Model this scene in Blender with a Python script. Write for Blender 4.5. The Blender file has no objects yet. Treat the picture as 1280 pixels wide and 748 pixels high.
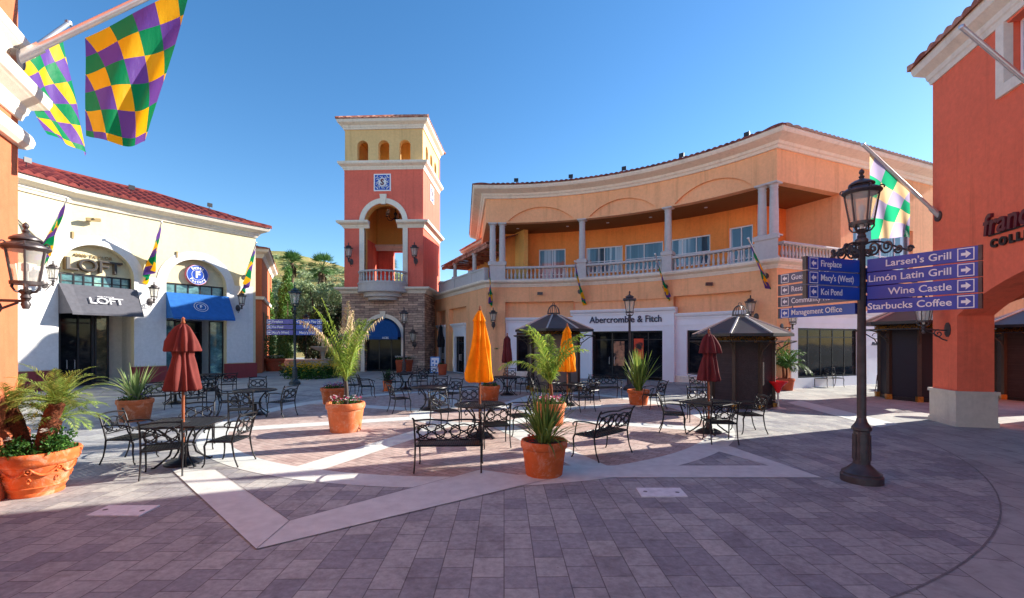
SUN_E, SKY_E, EXPO = 4.9, .105, 1.2
import bpy, math, random
from mathutils import Vector, Matrix, noise as mnoise
PI = math.pi
R = math.radians
rnd = random.Random(7)
scene = bpy.context.scene
COL = scene.collection

# ------------------------------------------------------------------ measuring
EYE, FOC, HOR = 2.1, 570.0, 428.0      # eye height, focal length and horizon of the photograph (px of 1280x748)
def gp(px, py):                         # ground point seen at a pixel
    y = EYE * FOC / (py - HOR)
    return Vector(((px - 640) / FOC * y, y, 0))
def zp(py, y):                          # height of something seen at row py, y metres away
    return EYE + (HOR - py) / FOC * y
def at(px, py, y):
    return Vector(((px - 640) / FOC * y, y, zp(py, y)))

# ------------------------------------------------------------------ mesh builder
class MB:
    def __init__(s, M=None):
        s.v = []; s.f = []; s.mi = []; s.uv = {}; s.M = M
    def add(s, verts, faces, m=0):
        b = len(s.v)
        if s.M is not None:
            verts = [s.M @ Vector(p) for p in verts]
        s.v.extend([tuple(p) for p in verts])
        for f in faces:
            s.f.append(tuple(i + b for i in f)); s.mi.append(m)
        return b
    def box(s, x0, x1, y0, y1, z0, z1, m=0):
        s.add([(x0,y0,z0),(x1,y0,z0),(x1,y1,z0),(x0,y1,z0),(x0,y0,z1),(x1,y0,z1),(x1,y1,z1),(x0,y1,z1)],
              [(3,2,1,0),(4,5,6,7),(0,1,5,4),(1,2,6,5),(2,3,7,6),(3,0,4,7)], m)
    def bar(s, a, b, w, h, m=0, up=(0,0,1)):     # rectangular bar from a to b
        a = Vector(a); b = Vector(b); d = (b - a).normalized()
        u = Vector(up)
        if abs(d.dot(u)) > .97: u = Vector((0,1,0))
        sx = d.cross(u).normalized() * w / 2; sy = sx.cross(d).normalized() * h / 2
        vs = [a-sx-sy, a+sx-sy, a+sx+sy, a-sx+sy, b-sx-sy, b+sx-sy, b+sx+sy, b-sx+sy]
        s.add(vs, [(0,1,2,3),(7,6,5,4),(1,0,4,5),(2,1,5,6),(3,2,6,7),(0,3,7,4)], m)
    def tube(s, pts, r, n=6, m=0, closed=False, caps=True):
        pts = [Vector(p) for p in pts]; k = len(pts)
        rr = r if isinstance(r, (list, tuple)) else [r] * k
        verts = []; prev = None
        for i, p in enumerate(pts):
            if closed: d = pts[(i+1) % k] - pts[i-1]
            else: d = pts[min(i+1, k-1)] - pts[max(i-1, 0)]
            if d.length < 1e-9: d = Vector((0,0,1))
            d.normalize()
            if prev is None:
                u = Vector((0,0,1)) if abs(d.z) < .9 else Vector((1,0,0))
                a = d.cross(u).normalized()
            else:
                a = prev - d * prev.dot(d)
                if a.length < 1e-6: a = d.orthogonal()
                a.normalize()
            prev = a; b = d.cross(a)
            for j in range(n):
                t = 2 * PI * j / n
                verts.append(p + (a * math.cos(t) + b * math.sin(t)) * rr[i])
        faces = []
        for i in range(k if closed else k - 1):
            for j in range(n):
                i2 = (i + 1) % k
                faces.append((i*n+j, i*n+(j+1)%n, i2*n+(j+1)%n, i2*n+j))
        if caps and not closed:
            faces.append(tuple(range(n-1, -1, -1))); faces.append(tuple((k-1)*n + j for j in range(n)))
        s.add(verts, faces, m)
    def lathe(s, prof, n=16, c=(0,0,0), m=0, sx=1, sy=1, wob=None, a0=0.0, a1=2*PI):
        verts = []; full = abs(a1 - a0 - 2*PI) < 1e-6; nn = n if full else n + 1
        for (r, z) in prof:
            for j in range(nn):
                t = a0 + (a1 - a0) * j / n
                q = r if wob is None else wob(r, z, t)
                verts.append((c[0] + q * math.cos(t) * sx, c[1] + q * math.sin(t) * sy, c[2] + z))
        faces = []
        for i in range(len(prof) - 1):
            for j in range(n):
                j2 = (j + 1) % nn
                faces.append((i*nn+j, i*nn+j2, (i+1)*nn+j2, (i+1)*nn+j))
        if prof[0][0] > 1e-5: faces.append(tuple(range(nn-1, -1, -1)))
        if prof[-1][0] > 1e-5: faces.append(tuple((len(prof)-1)*nn + j for j in range(nn)))
        s.add(verts, faces, m)
    def prism(s, poly, z0, z1, m=0):
        k = len(poly)
        vs = [(x, y, z0) for x, y in poly] + [(x, y, z1) for x, y in poly]
        fs = [tuple(range(k-1, -1, -1)), tuple(range(k, 2*k))] + [(i, (i+1) % k, k + (i+1) % k, k + i) for i in range(k)]
        s.add(vs, fs, m)
    def quad(s, a, b, c, d, m=0): s.add([a, b, c, d], [(0,1,2,3)], m)
    def grid(s, P, m=0, uv=None, closed=False):   # P[i][j] rows of points
        r, c = len(P), len(P[0]); b = s.add([p for row in P for p in row], [], m)
        for i in range(r - 1):
            for j in range(c if closed else c - 1):
                j2 = (j + 1) % c
                s.f.append((b+i*c+j, b+i*c+j2, b+(i+1)*c+j2, b+(i+1)*c+j)); s.mi.append(m)
        if uv:
            for i in range(r):
                for j in range(c): s.uv[b+i*c+j] = uv[i][j]
    def build(s, name, mats, parent=None, smooth=None, bevel=0):
        me = bpy.data.meshes.new(name)
        me.from_pydata(s.v, [], s.f)
        if not isinstance(mats, (list, tuple)): mats = [mats]
        for q in mats: me.materials.append(q)
        if len(mats) > 1:
            me.polygons.foreach_set('material_index', s.mi)
        if s.uv:
            l = me.uv_layers.new(name='UVMap')
            for lp in me.loops: l.data[lp.index].uv = s.uv.get(lp.vertex_index, (0, 0))
        if smooth is not None:
            me.polygons.foreach_set('use_smooth', [True] * len(me.polygons))
            if smooth < 179: me.set_sharp_from_angle(angle=R(smooth))
        me.update()
        o = bpy.data.objects.new(name, me); COL.objects.link(o)
        if parent is not None: o.parent = parent
        if bevel:
            b = o.modifiers.new('bevel', 'BEVEL'); b.width = bevel; b.segments = 2; b.limit_method = 'ANGLE'
        return o

def tag(o, label=None, cat=None, group=None, kind=None):
    if label: o['label'] = label
    if cat: o['category'] = cat
    if group: o['group'] = group
    if kind: o['kind'] = kind
    return o
def thing(name, label, cat, loc=(0,0,0), rz=0, group=None, scale=1):
    o = bpy.data.objects.new(name, None); COL.objects.link(o)
    o.location = loc; o.rotation_euler = (0, 0, rz); o.scale = (scale,)*3
    o.empty_display_size = .2
    return tag(o, label, cat, group)
def struct(name, mb, mats, **k): return tag(mb.build(name, mats, **k), kind='structure')
def copy_tree(o, parent=None):
    c = o.copy(); COL.objects.link(c)
    if parent is not None: c.parent = parent
    for ch in list(o.children): copy_tree(ch, c)
    return c
def dup(src, loc, rz, label, group=None, scale=None):
    c = copy_tree(src); c.location = loc; c.rotation_euler = (0, 0, rz)
    if scale: c.scale = (scale,)*3
    return tag(c, label, None, group)
class Stock:                             # first call hands out the original, later calls copies
    def __init__(s, make): s.make = make; s.src = None
    def put(s, loc, rz, label, cat, group=None, scale=1):
        if s.src is None:
            s.src = s.make(); o = s.src
            o.location = loc; o.rotation_euler = (0,0,rz); o.scale = (scale,)*3
        else:
            o = dup(s.src, loc, rz, label, group, scale)
        return tag(o, label, cat, group)

# ------------------------------------------------------------------ walls along a path
class Path:
    """plan polyline; outward is to the right of the direction of travel"""
    def __init__(s, pts, corner=None):
        s.p = [Vector((a[0], a[1])) for a in pts]; n = len(s.p)
        s.cum = [0]
        for i in range(1, n): s.cum.append(s.cum[-1] + (s.p[i] - s.p[i-1]).length)
        s.L = s.cum[-1]
        s.n = []
        for i in range(n):
            ns = []
            for a, b in ((i-1, i), (i, i+1)):
                if a >= 0 and b < n:
                    d = (s.p[b] - s.p[a]).normalized(); ns.append(Vector((d.y, -d.x)))
            m = sum(ns, Vector((0,0))).normalized()
            s.n.append(m / max(.3, m.dot(ns[0])))
    def at(s, t, d=0.0, z=0.0):
        if t <= 0: i, u = 0, t / (s.cum[1])
        elif t >= s.L: i = len(s.p) - 2; u = 1 + (t - s.L) / (s.cum[-1] - s.cum[-2])
        else:
            i = 0
            while s.cum[i+1] < t: i += 1
            u = (t - s.cum[i]) / (s.cum[i+1] - s.cum[i])
        e = s.p[i+1] - s.p[i]; L = e.length; e = e / L; n = Vector((e.y, -e.x)); t = u * L
        a = s.n[i].dot(e) * d; b = s.n[i+1].dot(e) * d        # how far the mitres reach into this leg
        wa = min(L*.5, abs(a)*1.2); wb = min(L*.5, abs(b)*1.2)
        if wa > 1e-6 and t < wa: t = a + t * (wa - a) / wa
        elif wb > 1e-6 and t > L - wb: t = L + b - (L - t) * (wb + b) / wb
        q = s.p[i] + e * t + n * d
        return Vector((q.x, q.y, z))
    def of_px(s, px, d=0.0, lo=0.0, hi=None):
        hi = s.L if hi is None else hi
        best = None; N = 600
        for k in range(N + 1):
            t = lo + (hi - lo) * k / N; q = s.at(t, d)
            e = abs(640 + FOC * q.x / q.y - px)
            if best is None or e < best[0]: best = (e, t)
        return best[1]
    def stops(s, a, b, step=.8):
        st = {a, b}
        for c in s.cum:
            if a < c < b: st.add(c)
        st = sorted(st); out = [st[0]]
        for x in st[1:]:
            k = max(1, int(math.ceil((x - out[-1]) / step))); x0 = out[-1]
            for i in range(1, k + 1): out.append(x0 + (x - x0) * i / k)
        return out
    def normal(s, t):
        a = s.at(t - .01); b = s.at(t + .01); d = (b - a).normalized()
        return Vector((d.y, -d.x, 0))
    def dirn(s, t):
        return (s.at(t + .01) - s.at(t - .01)).normalized()

def sweep(mb, path, a, b, prof, m=0, caps=True, step=.8):   # prof: closed (d,z) polygon, clockwise seen along the path
    st = path.stops(a, b, step); k = len(prof)
    verts = [path.at(t, d, z) for t in st for d, z in prof]
    faces = []
    for i in range(len(st) - 1):
        for j in range(k):
            j2 = (j + 1) % k
            faces.append((i*k+j, (i+1)*k+j, (i+1)*k+j2, i*k+j2))
    if caps:
        faces.append(tuple(range(k))); faces.append(tuple((len(st)-1)*k + j for j in range(k-1, -1, -1)))
    mb.add(verts, faces, m)
def band(mb, path, a, b, d0, d1, z0, z1, m=0, step=.8):     # a rectangular ledge or wall panel
    sweep(mb, path, a, b, [(d0,z0),(d1,z0),(d1,z1),(d0,z1)], m, True, step)

def arch_top(s0, s1, spring, rise):
    c = (s0 + s1) / 2; h = (s1 - s0) / 2
    return lambda t: spring + rise * math.sqrt(max(0.0, 1 - ((t - c) / h) ** 2))
def seg_top(s0, s1, spring, rise):
    c = (s0 + s1) / 2; h = (s1 - s0) / 2; r = (h*h + rise*rise) / (2*rise)
    return lambda t: spring + math.sqrt(max(0.0, r*r - (t-c)**2)) - (r - rise)
def flat_top(z): return lambda t: z

def wall(mb, path, a, b, z0, z1, d0, d1, ops=(), m=0, mr=None, step=.8, top=True):
    """wall between offsets d1 (front) and d0 (back); ops: (s0, s1, zbottom, topfunc)"""
    mr = m if mr is None else mr
    st = set(path.stops(a, b, step))
    for o in ops:
        n = 22
        for i in range(n + 1):
            c = (o[0]+o[1])/2; h = (o[1]-o[0])/2
            st.add(c - h * math.cos(PI * i / n))
    st = sorted(x for x in st if a - 1e-6 <= x <= b + 1e-6)
    P = path.at
    for t0, t1 in zip(st, st[1:]):
        if t1 - t0 < 1e-6: continue
        mid = (t0 + t1) / 2; zs0 = z0; zs1 = z0
        spans = []
        for o in sorted((o for o in ops if o[0] < mid < o[1]), key=lambda o: o[2]):
            spans.append((zs0, zs1, o[2], o[2], o)); zs0, zs1 = o[3](t0), o[3](t1)
        spans.append((zs0, zs1, z1, z1, None))
        for q0, q1, e0, e1, o in spans:
            if max(e0 - q0, e1 - q1) > 1e-5:
                mb.quad(P(t0,d1,q0), P(t1,d1,q1), P(t1,d1,e1), P(t0,d1,e0), m)
                mb.quad(P(t1,d0,q1), P(t0,d0,q0), P(t0,d0,e0), P(t1,d0,e1), m)
            if o is not None:
                if o[2] > z0 + 1e-5: mb.quad(P(t0,d1,o[2]), P(t1,d1,o[2]), P(t1,d0,o[2]), P(t0,d0,o[2]), mr)
                mb.quad(P(t0,d0,o[3](t0)), P(t1,d0,o[3](t1)), P(t1,d1,o[3](t1)), P(t0,d1,o[3](t0)), mr)
        if top: mb.quad(P(t0,d1,z1), P(t1,d1,z1), P(t1,d0,z1), P(t0,d0,z1), m)
        if z0 > .05 and not any(o[0] < mid < o[1] and o[2] <= z0 + 1e-5 for o in ops):
            mb.quad(P(t0,d0,z0), P(t1,d0,z0), P(t1,d1,z0), P(t0,d1,z0), m)
    for o in ops:
        for t, fl in ((o[0], 0), (o[1], 1)):
            if a < t < b:
                zt = o[3](t)
                if zt - o[2] > 1e-4:
                    q = [P(t,d1,o[2]), P(t,d0,o[2]), P(t,d0,zt), P(t,d1,zt)]
                    if fl: q.reverse()
                    mb.quad(*q, mr)
    for t, fl in ((a, 1), (b, 0)):
        q = [P(t,d1,z0), P(t,d0,z0), P(t,d0,z1), P(t,d1,z1)]
        if fl: q.reverse()
        mb.quad(*q, m)

def arch_strip(mb, path, s0, s1, spring, rise, w, d0, d1, m=0, top=None, n=24, seg=False, leg=None):
    """moulding that follows an arch; optional straight legs down to z=leg"""
    c = (s0 + s1)/2; h = (s1 - s0)/2
    pts = []
    if leg is not None: pts.append(((s0, leg), (s0 - w, leg)))
    for i in range(n + 1):
        if seg:
            r = (h*h + rise*rise)/(2*rise); am = math.asin(h / r); t = -am + 2*am*i/n
            pts.append(((c + r*math.sin(t), spring + r*math.cos(t) - (r - rise)), (c + (r+w)*math.sin(t), spring + (r+w)*math.cos(t) - (r - rise))))
        else:
            t = PI - PI*i/n
            pts.append(((c + h*math.cos(t), spring + rise*math.sin(t)), (c + (h+w)*math.cos(t), spring + (rise+w)*math.sin(t))))
    if leg is not None: pts.append(((s1, leg), (s1 + w, leg)))
    P = path.at
    for (i0, o0), (i1, o1) in zip(pts, pts[1:]):
        a, b, c2, e = P(i0[0],d1,i0[1]), P(o0[0],d1,o0[1]), P(o1[0],d1,o1[1]), P(i1[0],d1,i1[1])
        a2, b2, c3, e2 = P(i0[0],d0,i0[1]), P(o0[0],d0,o0[1]), P(o1[0],d0,o1[1]), P(i1[0],d0,i1[1])
        mb.quad(a, b, c2, e, m); mb.quad(b, b2, c3, c2, m); mb.quad(a2, a, e, e2, m)
    for (i0, o0) in (pts[0], pts[-1]):
        mb.quad(P(i0[0],d1,i0[1]), P(i0[0],d0,i0[1]), P(o0[0],d0,o0[1]), P(o0[0],d1,o0[1]), m)

def tiled_roof(mb, path, a, b, d_eave, z_eave, d_ridge, z_ridge, pitch=.3, rows=8, m=0, shrink=(0,0), amp=.07, thick=.05, step=.03):
    """barrel tiles: waves along the path, stepped courses up the slope; shrink pulls the ridge ends in (hips)"""
    nt = max(1, int(round((b - a) / pitch))); sub = 6; n = nt * sub
    Pn = []
    for j in range(rows):
        for e in (0, 1):
            v = (j + e) / rows
            d = d_eave + (d_ridge - d_eave) * v; z = z_eave + (z_ridge - z_eave) * v + (step if e == 0 else 0.0)
            aa = a + shrink[0] * v; bb = b - shrink[1] * v
            row = []
            for i in range(n + 1):
                t0 = a + (b - a) * i / n
                w = abs(math.sin(PI * (t0 - a) / pitch)) ** .8
                row.append(path.at(min(max(t0, aa), bb), d, z + amp * w))
            Pn.append(row)
    mb.grid(Pn, m)
    low = [p - Vector((0, 0, thick + .02)) for p in Pn[0]]
    flat = [path.at(a + (b - a) * i / n, d_eave, z_eave - .03) for i in range(n + 1)]
    mb.grid([flat, Pn[0]], m)

# ------------------------------------------------------------------ lettering
def text_data(body, size=1.0, depth=.02, align='CENTER', fat=0.0, xs=1.0, shear=0.0, space=1.0):
    cu = bpy.data.curves.new('lettering', 'FONT'); cu.body = body; cu.size = size
    cu.extrude = depth / 2; cu.align_x = align; cu.align_y = 'CENTER'; cu.offset = fat; cu.resolution_u = 3
    cu.shear = shear; cu.space_character = space
    o = bpy.data.objects.new('lettering', cu); COL.objects.link(o)
    bpy.context.view_layer.update()
    me = bpy.data.meshes.new_from_object(o.evaluated_get(bpy.context.evaluated_depsgraph_get()))
    vs = [(v.co.x * xs, v.co.y, v.co.z + depth / 2) for v in me.vertices]; fs = [tuple(p.vertices) for p in me.polygons]
    bpy.data.objects.remove(o); bpy.data.curves.remove(cu); bpy.data.meshes.remove(me)
    return vs, fs
def put_text(mb, body, org, right, up, out, m=0, **k):
    vs, fs = text_data(body, **k); org = Vector(org); right = Vector(right); up = Vector(up); out = Vector(out)
    mb.add([org + right*x + up*y + out*z for x, y, z in vs], fs, m)
def text_on_path(mb, body, path, s, z, d, m=0, **k):
    vs, fs = text_data(body, **k)
    mb.add([path.at(s + x, d + q, z + y) for x, y, q in vs], fs, m)
# ------------------------------------------------------------------ materials
def C(r, g, b):
    f = lambda c: ((c/255 + .055)/1.055) ** 2.4 if c/255 > .04045 else c/255/12.92
    return (f(r), f(g), f(b), 1)
def mul(c, k): return (c[0]*k, c[1]*k, c[2]*k, 1)
class NT:
    def __init__(s, name):
        s.m = bpy.data.materials.new(name); s.m.use_nodes = True
        s.t = s.m.node_tree; s.t.nodes.clear()
        s.out = s.n('ShaderNodeOutputMaterial'); s.b = s.n('ShaderNodeBsdfPrincipled')
        s.l(s.b.outputs[0], s.out.inputs['Surface'])
    def n(s, k, **p):
        q = s.t.nodes.new(k)
        for a, v in p.items(): setattr(q, a, v)
        return q
    def l(s, a, b): s.t.links.new(a, b)
    def pos(s, scale=(1,1,1), rot=(0,0,0)):
        g = s.n('ShaderNodeNewGeometry'); mp = s.n('ShaderNodeMapping')
        mp.inputs['Scale'].default_value = scale; mp.inputs['Rotation'].default_value = rot
        s.l(g.outputs['Position'], mp.inputs['Vector']); return mp.outputs[0]
    def noise(s, vec, scale, detail=4, rough=.55, dist=0):
        q = s.n('ShaderNodeTexNoise'); q.inputs['Scale'].default_value = scale; q.inputs['Detail'].default_value = detail
        q.inputs['Roughness'].default_value = rough; q.inputs['Distortion'].default_value = dist
        if vec is not None: s.l(vec, q.inputs['Vector'])
        return q.outputs['Fac']
    def ramp(s, fac, stops, interp='LINEAR'):
        r = s.n('ShaderNodeValToRGB'); r.color_ramp.interpolation = interp
        e = r.color_ramp.elements
        while len(e) < len(stops): e.new(.5)
        for i, (p, c) in enumerate(stops): e[i].position = p; e[i].color = c
        s.l(fac, r.inputs[0]); return r.outputs[0]
    def mix(s, a, b, fac, mode='MIX'):
        q = s.n('ShaderNodeMix', data_type='RGBA', blend_type=mode)
        for v, i in ((fac, 0), (a, 6), (b, 7)):
            if isinstance(v, (int, float)): q.inputs[i].default_value = v
            elif isinstance(v, tuple): q.inputs[i].default_value = v
            else: s.l(v, q.inputs[i])
        return q.outputs[2]
    def math(s, op, a, b=None):
        q = s.n('ShaderNodeMath', operation=op)
        for v, i in ((a, 0), (b, 1)):
            if v is None: continue
            if isinstance(v, (int, float)): q.inputs[i].default_value = v
            else: s.l(v, q.inputs[i])
        return q.outputs[0]
    def bump(s, h, strength=.3, dist=.01):
        q = s.n('ShaderNodeBump'); q.inputs['Strength'].default_value = strength; q.inputs['Distance'].default_value = dist
        s.l(h, q.inputs['Height']); s.l(q.outputs[0], s.b.inputs['Normal'])
    def col(s, c):
        if isinstance(c, tuple): s.b.inputs['Base Color'].default_value = c
        else: s.l(c, s.b.inputs['Base Color'])
    def set(s, **k):
        for a, v in k.items(): s.b.inputs[a.replace('_', ' ')].default_value = v
        return s

def mat(name, c, rough=.6, var=.12, scale=4, metal=0.0, bump=0.0, bscale=40, spec=.5, detail=4):
    n = NT(name); n.set(Roughness=rough, Metallic=metal); n.b.inputs['Specular IOR Level'].default_value = spec
    p = n.pos()
    if var:
        f = n.noise(p, scale, detail)
        n.col(n.ramp(f, [(.25, mul(c, 1-var*1.6)), (.75, mul(c, 1+var*1.1))]))
    else: n.col(c)
    if bump: n.bump(n.noise(p, bscale, 3), bump, .02)
    return n.m
def stucco(name, c, var=.09, bump=.6, dirt=.17):
    n = NT(name); n.set(Roughness=.9); n.b.inputs['Specular IOR Level'].default_value = .2
    p = n.pos()
    a = n.ramp(n.noise(p, .45, 5, .6), [(.3, mul(c, 1-var)), (.7, mul(c, 1+var*.8))])
    fine = n.ramp(n.noise(p, 7, 4, .7), [(.25, (.88,.88,.88,1)), (.7, (1.04,1.04,1.04,1))])
    a = n.mix(a, fine, 1.0, 'MULTIPLY')
    st = n.ramp(n.noise(n.pos((2.2,2.2,.12)), 1.3, 5, .65), [(.52, (1,1,1,1)), (.8, (1-dirt*1.6, 1-dirt*1.7, 1-dirt*1.8, 1))])
    n.col(n.mix(a, st, 1.0, 'MULTIPLY'))
    h = n.mix(n.noise(p, 55, 4, .7), n.noise(p, 9, 3), .3)
    n.bump(h, bump, .012)
    return n.m
def bricks(name, c1, c2, mortar, bw, rh, ms, swap=False, rot=0, bump=.4, rough=.85, offset=.5, var=.2, vertical=False, dist=0, vscale=6):
    n = NT(name); n.set(Roughness=rough); n.b.inputs['Specular IOR Level'].default_value = .3; spots = not vertical
    if vertical:
        g = n.n('ShaderNodeTexCoord'); src = g.outputs['Object']
        sp = n.n('ShaderNodeSeparateXYZ'); n.l(src, sp.inputs[0])
        cb = n.n('ShaderNodeCombineXYZ'); n.l(n.math('ADD', sp.outputs[0], sp.outputs[1]), cb.inputs[0]); n.l(sp.outputs[2], cb.inputs[1]); vec = cb.outputs[0]
    else:
        vec = n.pos(rot=(0,0,rot))
        if swap:
            sp = n.n('ShaderNodeSeparateXYZ'); n.l(vec, sp.inputs[0]); cb = n.n('ShaderNodeCombineXYZ')
            n.l(sp.outputs[1], cb.inputs[0]); n.l(sp.outputs[0], cb.inputs[1]); vec = cb.outputs[0]
    if dist:
        nz = n.n('ShaderNodeTexNoise'); nz.inputs['Scale'].default_value = 2.2; n.l(vec, nz.inputs['Vector'])
        va = n.n('ShaderNodeVectorMath', operation='SCALE'); va.inputs[3].default_value = dist; n.l(nz.outputs['Color'], va.inputs[0])
        vb = n.n('ShaderNodeVectorMath', operation='ADD'); n.l(vec, vb.inputs[0]); n.l(va.outputs[0], vb.inputs[1]); vec = vb.outputs[0]
    b = n.n('ShaderNodeTexBrick'); b.offset = offset; b.squash = 1
    for k, v in (('Color1', c1), ('Color2', c2), ('Mortar', mortar), ('Scale', 1.0), ('Mortar Size', ms), ('Mortar Smooth', .2), ('Brick Width', bw), ('Row Height', rh)):
        b.inputs[k].default_value = v
    n.l(vec, b.inputs['Vector'])
    p = n.pos()
    f = n.ramp(n.noise(p, vscale, 6, .65), [(.25, (1-var,)*3+(1,)), (.75, (1+var*.7,)*3+(1,))])
    f2 = n.ramp(n.noise(p, .6, 5, .6), [(.3, (.86,.84,.84,1)), (.7, (1.08,1.08,1.07,1))])
    n.col(n.mix(n.mix(b.outputs['Color'], f, 1.0, 'MULTIPLY'), f2, 1.0, 'MULTIPLY'))
    if spots:                            # gum, grit and damp stains
        vo = n.n('ShaderNodeTexVoronoi'); vo.inputs['Scale'].default_value = 2.6; n.l(p, vo.inputs['Vector'])
        gum = n.ramp(n.math('ADD', vo.outputs['Distance'], n.math('MULTIPLY', n.noise(p, 14, 2), .03)), [(.035, (.62,.6,.6,1)), (.055, (1,1,1,1))])
        old = n.b.inputs['Base Color'].links[0].from_socket
        st = n.ramp(n.noise(p, 1.7, 7, .72, .6), [(.36, (.8,.78,.78,1)), (.5, (1,1,1,1)), (.72, (1.09,1.08,1.06,1))])
        n.col(n.mix(n.mix(old, gum, 1.0, 'MULTIPLY'), st, 1.0, 'MULTIPLY'))
    inv = n.math('SUBTRACT', 1.0, b.outputs['Fac'])
    h = n.math('ADD', inv, n.math('MULTIPLY', n.noise(p, 60, 4, .7), .35))
    n.bump(h, bump, .008)
    return n.m
def leafmat(name, c, c2, trans=.35, scale=5):
    n = NT(name); n.set(Roughness=.55); n.b.inputs['Specular IOR Level'].default_value = .25
    g = n.n('ShaderNodeNewGeometry')
    col = n.mix(n.ramp(g.outputs['Random Per Island'], [(0, mul(c, .7)), (.55, c), (1, c2)]),
                n.ramp(n.noise(n.pos(), scale, 2), [(.3, (.75,.78,.7,1)), (.7, (1.2,1.2,1.1,1))]), 1.0, 'MULTIPLY')
    n.col(col)
    tr = n.n('ShaderNodeBsdfTranslucent'); n.l(col, tr.inputs[0])
    mx = n.n('ShaderNodeMixShader'); mx.inputs[0].default_value = trans
    n.l(n.b.outputs[0], mx.inputs[1]); n.l(tr.outputs[0], mx.inputs[2]); n.l(mx.outputs[0], n.out.inputs['Surface'])
    return n.m
def clothmat(name, c, trans=.25, rough=.8):
    n = NT(name); n.set(Roughness=rough); n.b.inputs['Specular IOR Level'].default_value = .2
    p = n.pos(); col = n.ramp(n.noise(p, 6, 3), [(.3, mul(c, .86)), (.7, mul(c, 1.08))]); n.col(col)
    n.bump(n.noise(p, 300, 2), .2, .003)
    tr = n.n('ShaderNodeBsdfTranslucent'); n.l(col, tr.inputs[0])
    mx = n.n('ShaderNodeMixShader'); mx.inputs[0].default_value = trans
    n.l(n.b.outputs[0], mx.inputs[1]); n.l(tr.outputs[0], mx.inputs[2]); n.l(mx.outputs[0], n.out.inputs['Surface'])
    return n.m
def glassmat(name, c=(.012,.018,.026,1), rough=.03, wob=.02):
    n = NT(name); n.set(Roughness=rough, IOR=1.5); n.b.inputs['Specular IOR Level'].default_value = .5
    p = n.pos((.5,.5,.8))
    n.col(n.ramp(n.noise(p, 2.4, 5, .7), [(.35, mul(c, .4)), (.55, mul(c, 1.2)), (.72, (c[0]*5, c[1]*3.6, c[2]*2.4, 1))]))
    n.bump(n.noise(p, 1.5, 1), wob, .2)
    return n.m
def clearglass(name, tint=(.9,.92,.9,1), haze=.2):
    n = NT(name); n.set(Roughness=.15); n.col((.75,.75,.7,1))
    tr = n.n('ShaderNodeBsdfTransparent'); tr.inputs[0].default_value = tint
    mx = n.n('ShaderNodeMixShader'); mx.inputs[0].default_value = 1 - haze
    n.l(n.b.outputs[0], mx.inputs[1]); n.l(tr.outputs[0], mx.inputs[2]); n.l(mx.outputs[0], n.out.inputs['Surface'])
    return n.m
def flagmat(name, na=4.7, nb=5.3, skew=.58, trans=.5, backlight_white=0.0):
    n = NT(name); n.set(Roughness=.45); n.b.inputs['Specular IOR Level'].default_value = .35
    uv = n.n('ShaderNodeUVMap'); sp = n.n('ShaderNodeSeparateXYZ'); n.l(uv.outputs[0], sp.inputs[0])
    u, v = sp.outputs[0], sp.outputs[1]
    av = n.math('MULTIPLY', n.math('SUBTRACT', u, n.math('MULTIPLY', v, skew)), na)
    bv = n.math('MULTIPLY', v, nb)
    ia, ib = n.math('FLOOR', n.math('ADD', av, 30.0)), n.math('FLOOR', n.math('ADD', bv, 30.0))
    k = n.math('FLOORED_MODULO', n.math('SUBTRACT', ia, ib), 3.0)
    fd = lambda q: tuple(v*(1-backlight_white)+backlight_white*.8 for v in q[:3])+(1,)  # whitens the cloth colours to paint in the glow of backlight
    c = n.ramp(n.math('DIVIDE', k, 3.0), [(0, fd(C(250,188,20))), (.25, fd(C(0,140,84)) if backlight_white == 0 else C(40,170,120)), (.58, fd(C(112,74,164)))], 'CONSTANT')
    n.col(c)
    n.bump(n.noise(n.pos((1,1,.35)), 9, 3), .35, .03)
    tr = n.n('ShaderNodeBsdfTranslucent'); n.l(c, tr.inputs[0])
    mx = n.n('ShaderNodeMixShader'); mx.inputs[0].default_value = trans
    n.l(n.b.outputs[0], mx.inputs[1]); n.l(tr.outputs[0], mx.inputs[2]); n.l(mx.outputs[0], n.out.inputs['Surface'])
    return n.m
def rooftile(name, c, c2):
    n = NT(name); n.set(Roughness=.75); n.b.inputs['Specular IOR Level'].default_value = .3
    p = n.pos()
    v = n.n('ShaderNodeTexVoronoi'); v.inputs['Scale'].default_value = 3.2; n.l(p, v.inputs['Vector'])
    a = n.ramp(v.outputs['Color'], [(.2, c), (.8, c2)])
    n.col(n.mix(a, n.ramp(n.noise(p, 12, 4), [(.3, (.75,.75,.75,1)), (.7, (1.15,1.12,1.1,1))]), 1.0, 'MULTIPLY'))
    n.bump(n.noise(p, 40, 3), .3, .01)
    return n.m

M = {}
M['orange'] = stucco('orange_stucco', C(248,184,136))
M['ochre'] = stucco('ochre_stucco', C(244,190,110))
M['amber'] = stucco('amber_stucco', C(250,158,86))
M['red'] = stucco('red_stucco', C(232,116,98))
M['redorange'] = stucco('red_orange_stucco', C(248,122,92), .08, .7)
M['peach'] = stucco('peach_stucco', C(200,114,80))
M['yellow'] = stucco('yellow_stucco', C(234,196,138))
M['cream'] = stucco('cream_stucco', C(218,208,174), .03, .3, .06)
M['offwhite'] = stucco('off_white_stucco', C(226,224,222), .03, .3, .05)
M['trim'] = stucco('cast_stone_trim', C(238,228,212), .05, .25, .14)
M['stonebase'] = stucco('stone_plinth', C(214,205,190), .06, .4, .1)
M['colstone'] = stucco('column_stone', C(196,192,190), .05, .25, .08)
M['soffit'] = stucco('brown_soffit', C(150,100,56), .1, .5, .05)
M['white'] = mat('white_painted_wood', C(234,238,246), .5, .03, 2)
M['maroon'] = stucco('maroon_plinth', C(150,70,72), .08)
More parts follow.
